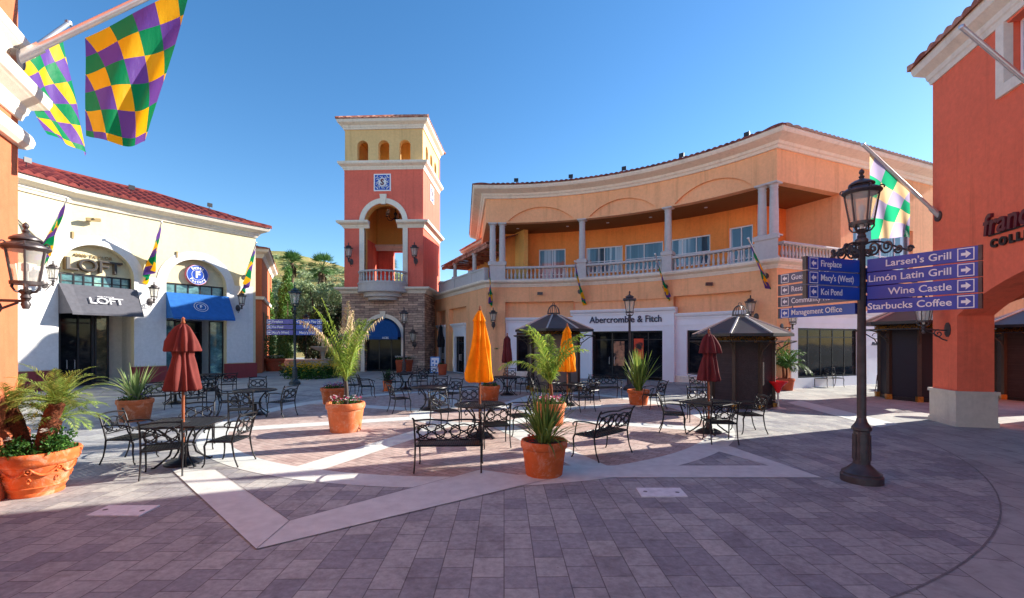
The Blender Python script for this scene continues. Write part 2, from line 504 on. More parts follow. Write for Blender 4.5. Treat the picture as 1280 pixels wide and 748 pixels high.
M['tile'] = rooftile('clay_roof_tile', C(104,36,34), C(130,50,44))
M['tile2'] = rooftile('mixed_roof_tile', C(150,82,62), C(206,150,128))
M['tile3'] = rooftile('dark_roof_tile', C(96,48,44), C(140,80,70))
M['stack'] = bricks('stacked_ledgestone', C(218,188,166), C(150,124,116), C(84,74,70), .7, .17, .012, vertical=True, dist=.12, bump=1.0, var=.35, vscale=5)
M['iron'] = mat('black_iron', (.022,.022,.026,1), .42, .25, 12, .3)
M['chairiron'] = mat('weathered_black_aluminium', (.018,.018,.021,1), .38, .3, 14, .5)
M['bronze'] = mat('bronze_lamp_metal', (.085,.072,.074,1), .42, .2, 8, .4)
M['greenpost'] = mat('green_grey_lamp_metal', (.05,.07,.075,1), .45, .2, 8, .3)
M['alu'] = mat('brushed_pole', C(206,206,208), .32, .06, 10, .7)
M['terra'] = mat('terracotta', C(214,112,58), .8, .14, 5, 0, .25, 50, .2)
M['terra2'] = mat('pale_terracotta', C(220,124,76), .8, .18, 4, 0, .25, 50, .2)
M['terra3'] = mat('brown_terracotta', C(172,84,58), .8, .14, 5, 0, .25, 50, .2)
def potmat(name, c):
    n = NT(name); n.set(Roughness=.85); n.b.inputs['Specular IOR Level'].default_value = .2; p = n.pos()
    a = n.ramp(n.noise(p, .35, 2), [(.35, mul(c, .8)), (.65, mul(c, 1.12))])
    a = n.mix(a, n.ramp(n.noise(p, 7, 6, .65), [(.3, (.82,.8,.8,1)), (.7, (1.1,1.1,1.1,1))]), 1.0, 'MULTIPLY')
    salt = n.ramp(n.noise(p, 4.5, 7, .75, .8), [(.5, (0,0,0,1)), (.72, (.7,.7,.7,1))])
    n.col(n.mix(a, C(226,190,164), salt)); n.bump(n.noise(p, 50, 4), .3, .01); return n.m
M['terra'] = potmat('terracotta', C(212,108,58)); M['terra2'] = potmat('pale_terracotta', C(216,122,76))
M['soil'] = mat('potting_soil', (.03,.02,.014,1), .95, .4, 30, 0, .8, 60)
M['glass'] = glassmat('shop_glass', (.01,.013,.018,1), .05); M['glass'].node_tree.nodes['Principled BSDF'].inputs['Specular IOR Level'].default_value = .15
M['skyglass'] = glassmat('window_glass', (.2,.31,.42,1), .02)
def curtain_glass():                     # pale drapes hanging behind reflective panes
    n = NT('curtained_window_glass'); n.set(Roughness=.03); n.b.inputs['Specular IOR Level'].default_value = .7
    a = n.noise(n.pos((2.2,2.2,.05)), 1.0, 3, .6); f = n.noise(n.pos((14,14,.1)), 1.0, 2)
    c = n.ramp(a, [(.46, (.05,.1,.15,1)), (.55, (.12,.2,.28,1)), (.6, (.46,.54,.62,1))])
    n.col(n.mix(c, n.ramp(f, [(.3, (.75,.78,.8,1)), (.7, (1.1,1.1,1.1,1))]), 1.0, 'MULTIPLY')); n.bump(n.noise(n.pos((.5,.5,.8)), 1.5, 1), .02, .2); return n.m
M['skyglass'] = curtain_glass()
M['tealglass'] = glassmat('teal_window_glass', (.10,.22,.24,1), .05)
M['lampglass'] = clearglass('seeded_lamp_glass', (.95,.93,.86,1), .35)
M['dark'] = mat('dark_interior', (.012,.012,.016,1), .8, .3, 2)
M['darkframe'] = mat('dark_bronze_frame', (.03,.028,.032,1), .4, .2, 6, .4)
M['signblue'] = mat('blue_sign_enamel', C(22,72,176), .35, .12, 3)
M['signpurple'] = mat('violet_sign_enamel', C(78,74,160), .4, .08, 3)
M['signgrey'] = mat('grey_sign_enamel', C(92,92,118), .4, .08, 3)
M['letter'] = mat('white_letter', (.85,.85,.87,1), .5, 0)
M['navyletter'] = mat('navy_letter', C(34,40,78), .5, 0)
M['plumletter'] = mat('plum_letter', C(96,20,40), .45, .05, 4)
M['blackletter'] = mat('black_letter', (.02,.016,.016,1), .5, 0)
M['tanletter'] = mat('tan_letter', C(160,136,90), .5, 0)
M['bronzeletter'] = mat('bronze_letter', C(104,84,62), .5, .1, 6)
M['pink'] = mat('pink_letter', C(230,110,140), .5, 0)
M['awngrey'] = clothmat('grey_canvas', C(92,92,100), .05)
M['awnblue'] = clothmat('blue_canvas', C(44,104,176), .05)
M['awnteal'] = clothmat('deep_blue_canvas', C(30,80,140), .05)
M['umbred'] = clothmat('maroon_canvas', C(118,54,50), .1)
M['umbplum'] = clothmat('plum_canvas', C(112,48,52), .1)
M['umborange'] = clothmat('orange_canvas', C(255,172,24), .3)
M['umbblack'] = clothmat('black_canvas', C(30,28,34), .1)
M['wood'] = mat('varnished_wood', C(150,84,52), .45, .25, 9)
M['gold'] = mat('gilt_lettering', C(176,126,50), .45, .3, 14, .4)
M['kiosk'] = bricks('woven_kiosk_panel', (.07,.055,.06,1), (.045,.036,.042,1), (.025,.02,.024,1), .03, .015, .002, vertical=True, bump=.4)
M['kioskgrey'] = mat('grey_kiosk_panel', C(112,104,98), .6, .08, 3)
M['kiosknavy'] = mat('navy_kiosk_panel', C(22,22,38), .6, .1, 3)
M['kioskpost'] = mat('kiosk_post_wood', C(62,50,42), .6, .15, 8)
M['zinc'] = mat('zinc_roof_sheet', C(88,84,84), .42, .1, 3, .55)
M['seam'] = mat('roof_seam', C(196,192,188), .4, .05, 4, .4)
M['redplastic'] = mat('red_gloss_plastic', C(230,40,46), .2, .03, 3)
M['chrome'] = mat('brushed_steel', (.6,.58,.58,1), .4, .05, 6, .5)
M['flag'] = flagmat('harlequin_flag')
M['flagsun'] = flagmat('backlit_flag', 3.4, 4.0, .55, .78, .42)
M['flagsmall'] = flagmat('harlequin_flag_small', 3.0, 5.0)
M['palm'] = leafmat('palm_frond_green', C(128,158,62), C(186,196,92))
M['palmdark'] = leafmat('palm_frond_dark', C(62,100,48), C(108,140,62))
M['dry'] = leafmat('dry_frond', C(206,178,138), C(238,216,186), .3)
M['datepalm'] = leafmat('date_palm_leaf', C(132,160,76), C(192,204,116))
M['flax'] = leafmat('flax_blade', C(116,144,70), C(176,188,96))
M['flaxv'] = leafmat('variegated_blade', C(128,150,92), C(214,212,160))
M['herb'] = leafmat('bedding_leaf', C(48,92,40), C(96,140,62))
M['olive'] = leafmat('silver_tree_leaf', C(146,164,122), C(196,206,168), .3)
M['mid'] = leafmat('tree_leaf', C(86,120,58), C(134,156,84), .25)
M['darkleaf'] = leafmat('dark_tree_leaf', C(44,62,40), C(84,84,58), .2)
M['cypress'] = leafmat('cypress_leaf', C(84,130,62), C(124,164,84), .25)
M['fan'] = leafmat('fan_palm_leaf', C(70,110,62), C(120,150,86), .2)
M['bark'] = mat('bark', C(98,78,60), .9, .3, 8, 0, .8, 20)
M['palmbark'] = mat('palm_fibre', C(118,62,36), .95, .4, 26, 0, 1.0, 40)
for k, c in (('fpink', C(226,92,150)), ('fwhite', C(240,232,236)), ('fred', C(214,34,44)), ('fyellow', C(236,196,40)), ('fviolet', C(150,96,190))):
    M[k] = leafmat('petal_' + k[1:], c, mul(c, 1.15), .3)
M['concrete'] = mat('band_concrete', C(208,210,204), .85, .09, 5, 0, .35, 70, .25, 8)
M['plate'] = mat('cover_concrete', C(226,228,226), .8, .12, 9, 0, .3, 60)
M['tar'] = mat('joint', (.2,.19,.185,1), .95, .2, 9)
M['paver'] = bricks('plaza_paver', C(178,178,173), C(144,144,148), C(116,112,112), .37, .29, .005, swap=True, rot=R(-1), bump=.7, var=.3, vscale=14)
M['outer'] = bricks('walk_paver', C(178,178,172), C(158,158,156), C(120,118,116), .9, .6, .006, swap=True, rot=R(14), bump=.4, var=.16, vscale=7)
M['redbrick'] = bricks('pink_brick_paving', C(198,178,168), C(176,152,144), C(140,126,118), .26, .13, .007, rot=R(33), bump=.5, var=.2, vscale=10)
M['hillgrass'] = None
def hillmat():
    n = NT('dry_hillside'); n.set(Roughness=.95)
    p = n.pos()
    a = n.ramp(n.noise(p, .09, 6, .7), [(.34, C(86,104,52)), (.48, C(140,136,70)), (.56, C(176,150,96)), (.7, C(112,120,62))])
    n.col(n.mix(a, n.ramp(n.noise(p, 1.1, 5, .7), [(.3, (.6,.62,.55,1)), (.7, (1.2,1.18,1.1,1))]), 1.0, 'MULTIPLY'))
    n.bump(n.noise(p, 2, 5), .8, .4); return n.m
M['hill'] = hillmat()
# ------------------------------------------------------------------ ground
PC = Vector((-1.0, 13.3, 0))
def disc(r, z, n=96, c=PC): 
    mb = MB(); mb.add([(c.x + r*math.cos(2*PI*i/n), c.y + r*math.sin(2*PI*i/n), z) for i in range(n)], [tuple(range(n))]); return mb
def ring(r0, r1, z, n=128, c=PC, a0=0, a1=2*PI):
    mb = MB(); P = [[(c.x + r*math.cos(a0+(a1-a0)*i/n), c.y + r*math.sin(a0+(a1-a0)*i/n), z) for i in range(n+1)] for r in (r0, r1)]
    mb.grid(P); return mb
g = MB(); g.add([(-400,-60,0),(400,-60,0),(400,700,0),(-400,700,0)], [(0,1,2,3)])
struct('ground', g, M['outer'])
struct('plaza_paving', disc(10.4, .003), M['paver'])
struct('joint_ring', ring(10.4, 10.418, .005), M['tar'])
struct('brick_paving', disc(6.2, .006), M['redbrick'])
bands = MB()
def poly(*pts, z=.010): 
    bands.add([tuple(p[:2]) + (z,) for p in pts], [tuple(range(len(pts)))])
A0 = gp(320,688); A1 = gp(362,652)
poly(A0, A1, gp(270,588), gp(214,588))
poly(A0, gp(686,600), gp(600,588), A1)
poly(gp(690,598), gp(1028,598), gp(962,583), gp(700,583), z=.012)
poly(gp(1028,598), gp(905,556), gp(866,556), gp(962,583))
bands.grid([[(PC.x + r*math.cos(2*PI*i/96), PC.y + r*math.sin(2*PI*i/96), .008) for i in range(97)] for r in (6.2, 6.75)])
for k in range(8):                       # spokes of pale slabs across the brick circle
    a = R(22.5 + 45*k); d = Vector((math.cos(a), math.sin(a), 0)); n = Vector((-d.y, d.x, 0))
    p0 = PC + d*1.9; p1 = PC + d*6.2
    bands.add([(q.x, q.y, .009) for q in (p0-n*.28, p1-n*.28, p1+n*.28, p0+n*.28)], [(0,1,2,3)])
bands.grid([[(PC.x + r*math.cos(2*PI*i/64), PC.y + r*math.sin(2*PI*i/64), .011) for i in range(65)] for r in (1.4, 1.95)])
poly(gp(984,504), gp(1000,501), gp(1124,531), gp(1100,535))
struct('pale_paving_bands', bands, M['concrete'])
jt = MB()
def joint(a, b, w=.008, z=.014):
    a = Vector((a.x, a.y, 0)); b = Vector((b.x, b.y, 0)); n = (b-a).normalized(); n = Vector((-n.y, n.x, 0))*w/2
    jt.add([(q.x, q.y, z) for q in (a-n, b-n, b+n, a+n)], [(0,1,2,3)])
joint(A0, A1); joint(A0, gp(214,588)); joint(A1, gp(270,588)); joint(A1, gp(600,588), .008); joint(A0, gp(686,600), .008)
struct('paving_joints', jt, M['tar'])
for (px0, px1, px2, px3, y0, y1), lab in (((136,200,174,107,633,646), 'square concrete utility cover set in the paving before the ornate palm pot'),
                                     ((795,850,860,802,611,622), 'square concrete utility cover set in the paving right of the flax pot')):
    q = [gp(px0,y0), gp(px1,y0), gp(px2,y1), gp(px3,y1)]
    c = sum(q, Vector())/4; e = thing('utility_cover', lab, 'utility cover', c, 0, 'concrete utility covers')
    mb = MB(); pl = [(p.x-c.x, p.y-c.y) for p in q]; mb.prism(pl, -.02, .014)
    mb.build('cover_plate', M['plate'], e)
    mb = MB()
    for p in (0, 2):
        x = (pl[p][0])*.72; y = pl[p][1]*.1; mb.lathe([(.03,.0142),(.028,.016),(0,.016)], 10, (x,y,0))
    mb.build('lift_hole', M['tar'], e)

# hillside behind
def hill_h(x, y):
    base = 0
    t = (y - 62) / 70
    if t <= 0: return -.3
    crest = 22.5 + 6.0 * math.exp(-((x + 66)/16)**2) - max(0, x + 40) * .18
    s = min(1, t); s = s*s*(3-2*s)
    h = s * max(2, crest) + (mnoise.noise(Vector((x*.045, y*.045, 0)))*2.4 + mnoise.noise(Vector((x*.2, y*.2, 3)))*.5) * s
    return h
hm = MB(); nx, ny = 90, 40
hm.grid([[(-200 + 300*i/nx, 55 + 150*j/ny, hill_h(-200 + 300*i/nx, 55 + 150*j/ny)) for i in range(nx+1)] for j in range(ny+1)])
struct('hillside', hm, M['hill'], smooth=180)

# ------------------------------------------------------------------ building helpers
def wloc(o):
    v = Vector((0,0,0))
    while o is not None: v += Vector(o.location); o = o.parent
    return v
def wp(mb, name, mats, parent, **k):     # part drawn in world coordinates under an unrotated thing
    w = wloc(parent); mb.v = [(x-w.x, y-w.y, z-w.z) for x, y, z in mb.v]
    return mb.build(name, mats, parent, **k)

def path_window(root, path, s0, s1, z0, z1, d, cols=2, rows=1, fm=None, gm=None, fw=.07, name='window', deep=.08, ratio=None):
    fm = fm or M['white']; gm = gm or M['skyglass']
    f = MB()
    for a, b in ((s0, s0+fw), (s1-fw, s1)): band(f, path, a, b, d, d+deep, z0, z1)
    for a, b in ((z0, z0+fw), (z1-fw, z1)): band(f, path, s0+fw, s1-fw, d+.003, d+deep-.003, a, b)
    for i in range(1, cols):
        c = s0 + (s1-s0)*i/cols; band(f, path, c-fw*.35, c+fw*.35, d+.005, d+deep*.8, z0+fw, z1-fw)
    for j in range(1, rows):
        c = z0 + (z1-z0)*(ratio if (ratio and rows == 2) else j/rows); band(f, path, s0+fw, s1-fw, d+.008, d+deep*.7, c-fw*.3, c+fw*.3)
    fo = wp(f, name, fm, root)
    gl = MB(); band(gl, path, s0+fw*.4, s1-fw*.4, d+.012, d+.03, z0+fw*.4, z1-fw*.4)
    wp(gl, 'pane', gm, fo)
    if name == 'glass_door':
        h = MB()
        for c in ((s0+s1)/2-.14, (s0+s1)/2+.14):
            q = [path.at(c, d+e, z) for e, z in ((deep,.85),(deep+.07,.85),(deep+.07,1.25),(deep,1.25))]
            h.tube(q, .018, 6)
        wp(h, 'handle', M['chrome'], fo)
    return fo

def lathe_col(h, r, base=.12, cap=.14):  # a Tuscan column profile
    return [(r*1.35,0),(r*1.35,base*.4),(r*1.22,base*.45),(r*1.25,base*.8),(r*1.02,base),(r*1.0,base*1.2),(r*1.0,h*.4),(r*.86,h-cap*1.9),(r*.98,h-cap*1.85),(r*.98,h-cap*1.65),(r*.88,h-cap*1.6),(r*.9,h-cap),(r*1.2,h-cap*.6),(r*1.3,h-cap*.55),(r*1.3,h)]
BAL = [(.075,0),(.075,.05),(.045,.07),(.05,.1),(.078,.2),(.07,.28),(.04,.42),(.034,.52),(.05,.56),(.06,.58),(.06,.63)]
def baluster_mesh(h, r=1.0):
    mb = MB(); mb.lathe([(q*r, z/.63*h) for q, z in BAL], 8); return mb

# ------------------------------------------------------------------ curved two-storey shop building
AC = Vector((-1.0, 12.5)); AR = 14.95
def apol(deg): return (AC.x + AR*math.cos(R(deg)), AC.y + AR*math.sin(R(deg)))
arc = [apol(92.1 + (31.3-92.1)*i/26) for i in range(27)]
cl, cr = Vector(arc[0]), Vector(arc[-1])
fdir = Vector((.919,.394)).normalized()
flat_end = cr + fdir*12.7
UP = Path([tuple(cl + Vector((-.109,1)).normalized()*12)] + arc + [tuple(flat_end)])
GF = Path([(-6.6, 37.0)] + arc + [tuple(flat_end)])
sU = UP.cum[1]; sU2 = UP.cum[27]; sG = GF.cum[1]; sG2 = GF.cum[27]
U = lambda px, d=0: UP.of_px(px, d, sU, UP.L)
G = lambda px, d=0: GF.of_px(px, d, sG, GF.L)
af = thing('shop_building', 'curved orange two-storey shop building with columned loggia and white storefronts', 'building', (6, 27, 0))
s1051 = U(1051)
# upper frieze with blind arches
w = MB()
ops = [(U(a), U(b), 9.36, seg_top(U(a), U(b), 9.36, .82)) for a, b in ((635,717),(736,821),(843,941))]
wall(w, UP, 0, UP.L, 9.28, 10.9, -.12, 0, ops)
wall(w, UP, .4, UP.L, 9.281, 10.9, -.42, -.123)
wall(w, UP, s1051, UP.L, 5.5, 9.278, -.42, -.001, [(U(1066), U(1141), 5.9, flat_top(8.05))])
band(w, UP, s1051 + .002, s1051 + .32, -2.85, -.43, 5.5, 9.27)
wp(w, 'upper_wall', M['orange'], af)
path_window(af, UP, U(1066), U(1141), 5.9, 8.05, -.25, 4, 2, ratio=.3)
# loggia: its rear wall is a separate offset line
sn = Vector((.994,.109)).normalized(); LR = AR + 2.8
lc = min((abs((Vector((AC.x+LR*math.cos(R(a)), AC.y+LR*math.sin(R(a)))) - cl).dot(sn) - 1.3), a) for a in [80+.05*i for i in range(400)])[1]
fo_ = Vector((fdir.y, -fdir.x)); rcorn = min((abs((Vector((AC.x+LR*math.cos(R(a)), AC.y+LR*math.sin(R(a)))) - cr).dot(fo_) + 2.8), a) for a in [20+.05*i for i in range(500)])[1]
LP2 = lambda a: Vector((AC.x+LR*math.cos(R(a)), AC.y+LR*math.sin(R(a))))
larc = [LP2(lc + (rcorn-lc)*i/24) for i in range(25)]
LB = Path([tuple(larc[0] + Vector((-.109,.994))*6)] + [tuple(p) for p in larc] + [tuple(larc[-1] + fdir*7)])
bU = LB.cum[1]; B = lambda px: LB.of_px(px, 0, bU, LB.L)
w = MB()
wins = [(674,707,5.82,8.2,2),(733,778,6.5,8.15,2),(781,829,6.5,8.15,2),(835,888,6.5,8.15,3),(911,941,5.82,8.3,2)]
wo = [(B(a), B(b), z0, flat_top(z1)) for a, b, z0, z1, n in wins]
wall(w, LB, .1, LB.L, 5.5, 9.27, -.3, 0, wo + [(bU-2.2, bU-.7, 6.3, flat_top(8.1))])
path_window(af, LB, bU-2.2, bU-.7, 6.3, 8.1, -.15, 2, 2)
wp(w, 'loggia_wall', M['amber'], af)
for (a, b, z0, z1, n), o in zip(wins, wo): path_window(af, LB, o[0], o[1], z0, z1, -.15, n, 2, ratio=.3 if z0 < 6 else .45)
w = MB(); w.prism([tuple(UP.at(t, -.42)[:2]) for t in UP.stops(.4, s1051+.3, .6)] + [(22, 27.5), (22, 34), (-2.6, 38)], 9.284, 9.4); band(w, UP, .4, UP.L, -3.6, -.42, 10.6, 10.7)
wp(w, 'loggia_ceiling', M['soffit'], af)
w = MB(); band(w, UP, .4, s1051 + .3, -2.8, -.002, 5.5, 5.62); wp(w, 'loggia_floor', M['colstone'], af)
for px in (648,709,760,813,882):
    q = UP.at(U(px,-1.4), -1.4, 9.275); w = MB(); w.lathe([(.09,-.012),(.09,.005),(0,.005)], 12, q); wp(w, 'downlight', M['white'], af)
# columns and pedestals
pedM = {}
def pedestal(s, width=.52):
    b = MB(); band(b, UP, s-width/2, s+width/2, -.36, .12, 5.8, 6.72); band(b, UP, s-width/2-.05, s+width/2+.05, -.41, .17, 6.72, 6.88); band(b, UP, s-width/2-.04, s+width/2+.04, -.4, .16, 5.8, 5.92)
    wp(b, 'pedestal', M['colstone'], af)
cols = [U(616,-.1), U(627.5,-.1), U(727.5,-.1), U(835,-.1), U(952,-.1), U(967,-.12)]
colm = None
for s in cols:
    q = UP.at(s, -.14, 6.88)
    if colm is None:
        b = MB(); b.lathe(lathe_col(2.4, .19), 20); b.box(-.26,.26,-.26,.26,-.002,.06); b.box(-.25,.25,-.25,.25,2.33,2.402)
        colm = b.build('column', M['colstone'], af, smooth=35); c = colm
    else: c = colm.copy(); COL.objects.link(c)
    c.location = q - Vector(af.location)
    n = UP.normal(s); c.rotation_euler = (0,0,math.atan2(-n.x, n.y)*-1*-1)
for s, wd in (((cols[0]+cols[1])/2, .95), (cols[2], .52), (cols[3], .52), ((cols[4]+cols[5])/2, .95)): pedestal(s, wd)
# balustrade
bal = MB(); segs = [((cols[0]+cols[1])/2+.48, cols[2]-.27), (cols[2]+.27, cols[3]-.27), (cols[3]+.27, (cols[4]+cols[5])/2-.48), (sU2+.38, s1051-.05)]
for a, b in segs:
    band(bal, UP, a, b, -.26, .02, 5.8, 5.9); sweep(bal, UP, a, b, [(-.28,6.52),(.05,6.52),(.07,6.57),(.04,6.64),(-.27,6.64),(-.3,6.57)])
bo = wp(bal, 'balustrade', M['colstone'], af)
bm = None
for a, b in segs:
    n = int((b - a)/.235)
    for i in range(n):
        q = UP.at(a + (b-a)*(i+.5)/n, -.12, 5.9)
        if bm is None: bm = baluster_mesh(.625).build('baluster', M['colstone'], bo, smooth=50); o = bm
        else: o = bm.copy(); COL.objects.link(o)
        o.location = q - wloc(bo)
# cornices
CORN = lambda z, h, p: [(-.02,z),(p*.12,z),(p*.2,z+h*.18),(p*.28,z+h*.24),(p*.35,z+h*.42),(p*.72,z+h*.58),(p*.8,z+h*.62),(p*.9,z+h*.66),(p,z+h*.85),(p,z+h),(-.02,z+h)]
w = MB(); sweep(w, UP, 0, UP.L, CORN(10.72,.58,.82)); wp(w, 'roof_cornice', M['trim'], af)
w = MB(); sweep(w, GF, 0, GF.L, CORN(5.4,.4,.38)); wp(w, 'floor_cornice', M['trim'], af)
w = MB(); tiled_roof(w, UP, 0, UP.L, .86, 11.31, -4.5, 12.4, .3, 6, shrink=(0,0)); wp(w, 'roof', M['tile3'], af, smooth=50)
# ground floor
g632, g716, g843, g939 = G(632), G(717), G(842), G(939)
g990, g1112 = G(988), G(1124)
w = MB()
wall(w, GF, .3, GF.L, 0, 5.4, -.3, 0, [(1.6, 3.6, 0, flat_top(4.5)), (4.3, 7.6, 0, flat_top(4.5)), (g632, g716, 0, flat_top(4.52)), (g716+.002, g843-.002, 0, flat_top(4.45)), (g843, g939, 0, flat_top(4.52)), (g990, g1112, 0, flat_top(3.4))])
wall(w, GF, g632, g716, 2.9, 4.52, -.55, -.305); wall(w, GF, g843, g939, 2.9, 4.52, -.55, -.305)
wall(w, GF, g716, g843, 3.2, 4.45, -.3, -.1)
wall(w, GF, 1.4, 7.8, 2.9, 4.5, -.55, -.305)
wp(w, 'ground_floor_wall', M['orange'], af)
def storefront(path, a, b, top, d, ops, label, sill=.42, corn=.3, over=.12):
    w = MB()
    wall(w, path, a, b, 0, top-.28, d-.25, d, ops)
    sweep(w, path, a-over, b+over, [(d-.2,top-.3),(d+.04,top-.3),(d+.06,top-.2),(d+.16,top-.14),(d+.2,top-.04),(d+.2,top),(d-.2,top)])
    sweep(w, path, a, b, [(d-.1,2.98),(d+.035,2.98),(d+.035,3.05),(d-.1,3.05)])
    o = wp(w, 'storefront', M['white'], af)
    return o
def shop_glass(root, path, a, b, z0, z1, d, cols, name='shop_window', gm=None):
    return path_window(root, path, a, b, z0, z1, d, cols, 2, M['darkframe'], gm or M['glass'], .08, name, .06, .82)
d0 = -.22
sf1 = storefront(GF, g632+.02, g716, 3.58, d0, [(G(645), G(708), .3, flat_top(2.7))], '')
shop_glass(sf1, GF, G(645), G(708), .3, 2.7, d0-.2, 3)
sf3 = storefront(GF, g843, g939-.02, 3.62, d0, [(G(856), G(932), .45, flat_top(2.72))], '')
shop_glass(sf3, GF, G(856), G(932), .45, 2.72, d0-.2, 3)
sf2 = storefront(GF, g716-.05, g843+.05, 3.95, .06, [(G(740), G(828), 0, flat_top(2.72))], '')
a, b = G(740), G(828)
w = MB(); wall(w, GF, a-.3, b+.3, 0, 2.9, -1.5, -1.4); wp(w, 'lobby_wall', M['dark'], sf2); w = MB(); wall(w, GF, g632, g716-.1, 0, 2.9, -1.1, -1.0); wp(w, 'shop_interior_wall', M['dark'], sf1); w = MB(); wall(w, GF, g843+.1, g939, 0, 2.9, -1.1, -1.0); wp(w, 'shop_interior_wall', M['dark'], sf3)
shop_glass(sf2, GF, a, a+(b-a)*.53, .06, 2.72, -.45, 2, 'glass_door')
shop_glass(sf2, GF, a+(b-a)*.54, b, .12, 2.72, -.45, 2)
sg = MB(); text_on_path(sg, 'Abercrombie & Fitch', GF, G(781, .1), 3.36, .07, size=.52, depth=.05, fat=.006, xs=.92)
wp(sg, 'shop_lettering', M['navyletter'], sf2)
w = MB(); sweep(w, GF, g632+.02, g716-.06, [(d0,0),(d0+.1,0),(d0+.1,.3),(d0+.06,.34),(d0,.34)]); wp(w, 'storefront_plinth', M['trim'], af); w = MB(); sweep(w, GF, g843+.06, g939-.02, [(d0,0),(d0+.1,0),(d0+.1,.3),(d0+.06,.34),(d0,.34)])
wp(w, 'storefront_plinth', M['trim'], af)
sf4 = storefront(GF, g990-.02, g1112+.05, 3.62, .05, [(G(996), G(1072), .45, flat_top(2.75))], '')
shop_glass(sf4, GF, G(996), G(1072), .45, 2.75, -.14, 5)
sg = MB(); text_on_path(sg, 'Abercrombie', GF, G(1098), 2.02, .055, size=.24, depth=.03, fat=.004); text_on_path(sg, '& Fitch', GF, G(1101), 1.76, .055, size=.24, depth=.03, fat=.004)
wp(sg, 'shop_lettering', M['navyletter'], sf4)
# mannequin display seen through the doorway glass: red garment panel
for px, w0, z0, z1, key in ((771.5, .3, .75, 2.15, 'tan_poster'), (796, .27, 1.15, 2.3, 'red_poster')):
    w = MB(); s_ = G(px); band(w, GF, s_-w0, s_+w0, -.412, -.405, z0, z1)
    n_ = NT(key); n_.set(Roughness=.6); k_ = C(176,124,92) if key == 'tan_poster' else C(214,70,40)
    n_.col(n_.ramp(n_.noise(n_.pos(), 2.6, 3), [(.38, (.02,.016,.016,1)), (.5, k_), (.72, mul(k_, 1.5))])); wp(w, 'window_poster', n_.m, sf2)
# wing shops between pier and tower
for a, b in ((1.75, 3.45), (5.0, 7.4)):
    f = storefront(GF, a, b, 3.4, -.06, [(a+.3, b-.3, .02, flat_top(2.5))], '')
    shop_glass(f, GF, a+.3, b-.3, .02, 2.5, -.26, 2, 'glass_door')
# wing upper storey
WU = Path([(-6.6+2.9, 37.0+1.5), (cl.x+2.3, cl.y+1.6)])
w = MB(); wall(w, WU, 0, WU.L, 5.5, 9.4, -.3, 0, [(4.4, 5.6, 5.8, flat_top(7.9))]); wp(w, 'wing_upper_wall', M['ochre'], af)
path_window(af, WU, 4.4, 5.6, 5.8, 7.9, -.2, 2, 2)
w = MB(); sweep(w, WU, -.3, WU.L, CORN(9.3,.5,.6)); wp(w, 'wing_cornice', M['trim'], af)
w = MB(); tiled_roof(w, WU, -.4, WU.L, .66, 9.81, -4, 11.2, .3, 6); wp(w, 'wing_roof', M['tile2'], af, smooth=50)
w = MB(); tiled_roof(w, WU, 0, WU.L-.6, 2.35, 8.3, .02, 9.1, .3, 5); band(w, WU, 0, WU.L-.6, 2.1, 2.3, 8.05, 8.27); 
for k in range(10): band(w, WU, .2+k*.85, .32+k*.85, .05, 2.1, 8.12, 8.25)
wp(w, 'balcony_canopy', M['tile2'], af, smooth=50)
for t in (3.2, 7.4):
    b = MB(); q = WU.at(t, 2.2, 5.8); b.lathe(lathe_col(2.28, .15), 14, q); wp(b, 'canopy_column', M['colstone'], af, smooth=35)
w = MB(); band(w, GF, 2.2, sG-.1, -.2, .08, 5.8, 6.5); sweep(w, GF, 2.2, sG-.1, [(-.24,6.5),(.12,6.5),(.14,6.56),(.1,6.62),(-.24,6.62)])
for t in (2.3, 5.2, 8.2): band(w, GF, t, t+.5, -.24, .12, 5.8, 6.72)
wp(w, 'balcony_parapet', M['colstone'], af)
w = MB(); band(w, GF, 0, sG+.3, -3, .0, 5.52, 5.64); wp(w, 'balcony_floor', M['colstone'], af)
# closing volume behind
w = MB(); band(w, GF, .3, GF.L, -6, -5.7, 0, 5.4); band(w, GF, GF.L-.3, GF.L-.002, -5.7, -.31, 0, 5.4); wp(w, 'rear_wall', M['orange'], af)
w = MB(); band(w, UP, UP.L-.3, UP.L-.002, -5.7, -.44, 5.45, 10.7); band(w, UP, .4, UP.L, -6, -5.7, 5.45, 10.9); wp(w, 'rear_upper_wall', M['orange'], af)
# roof floodlights
def floodlight(path, s, d, z, root, aim=(0,0)):
    q = path.at(s, d, z); n = path.normal(s); t = Vector((-n.y, n.x, 0))
    b = MB(Matrix.Translation(q) @ Matrix(((t.x, n.x, 0, 0), (t.y, n.y, 0, 0), (0, 0, 1, 0), (0,0,0,1))))
    b.tube([(0,-.06,-.14),(0,-.06,.1)], .014, 6); b.box(-.11,.11,-.03,.04,.08,.26); b.box(-.13,.13,.04,.055,.06,.28); b.box(-.07,.07,-.06,-.03,.11,.22)
    wp(b, 'floodlight', M['darkframe'], root)
for px in (645, 713, 779, 850, 931, 1016, 1061, 1108): floodlight(UP, U(px, .3), .1, 11.62, af)
# soffit spotlights over the storefronts
for px in (675, 886):
    q = GF.at(G(px), .1, 5.0); b = MB(); b.tube([q, q + Vector((0,-.1,-.02))], .03, 6); b.box(q.x-.16,q.x+.16,q.y-.22,q.y-.1,q.z-.1,q.z+.06); wp(b, 'wall_spotlight', M['bronze'], af)
# ------------------------------------------------------------------ tower
TY = 32.8; TH = math.atan2(.042, 1)
tw = thing('bell_tower', 'tall square red and yellow tower with arched belvedere and stone base', 'tower', ((479.5-640)/FOC*TY, TY, 0), -TH)

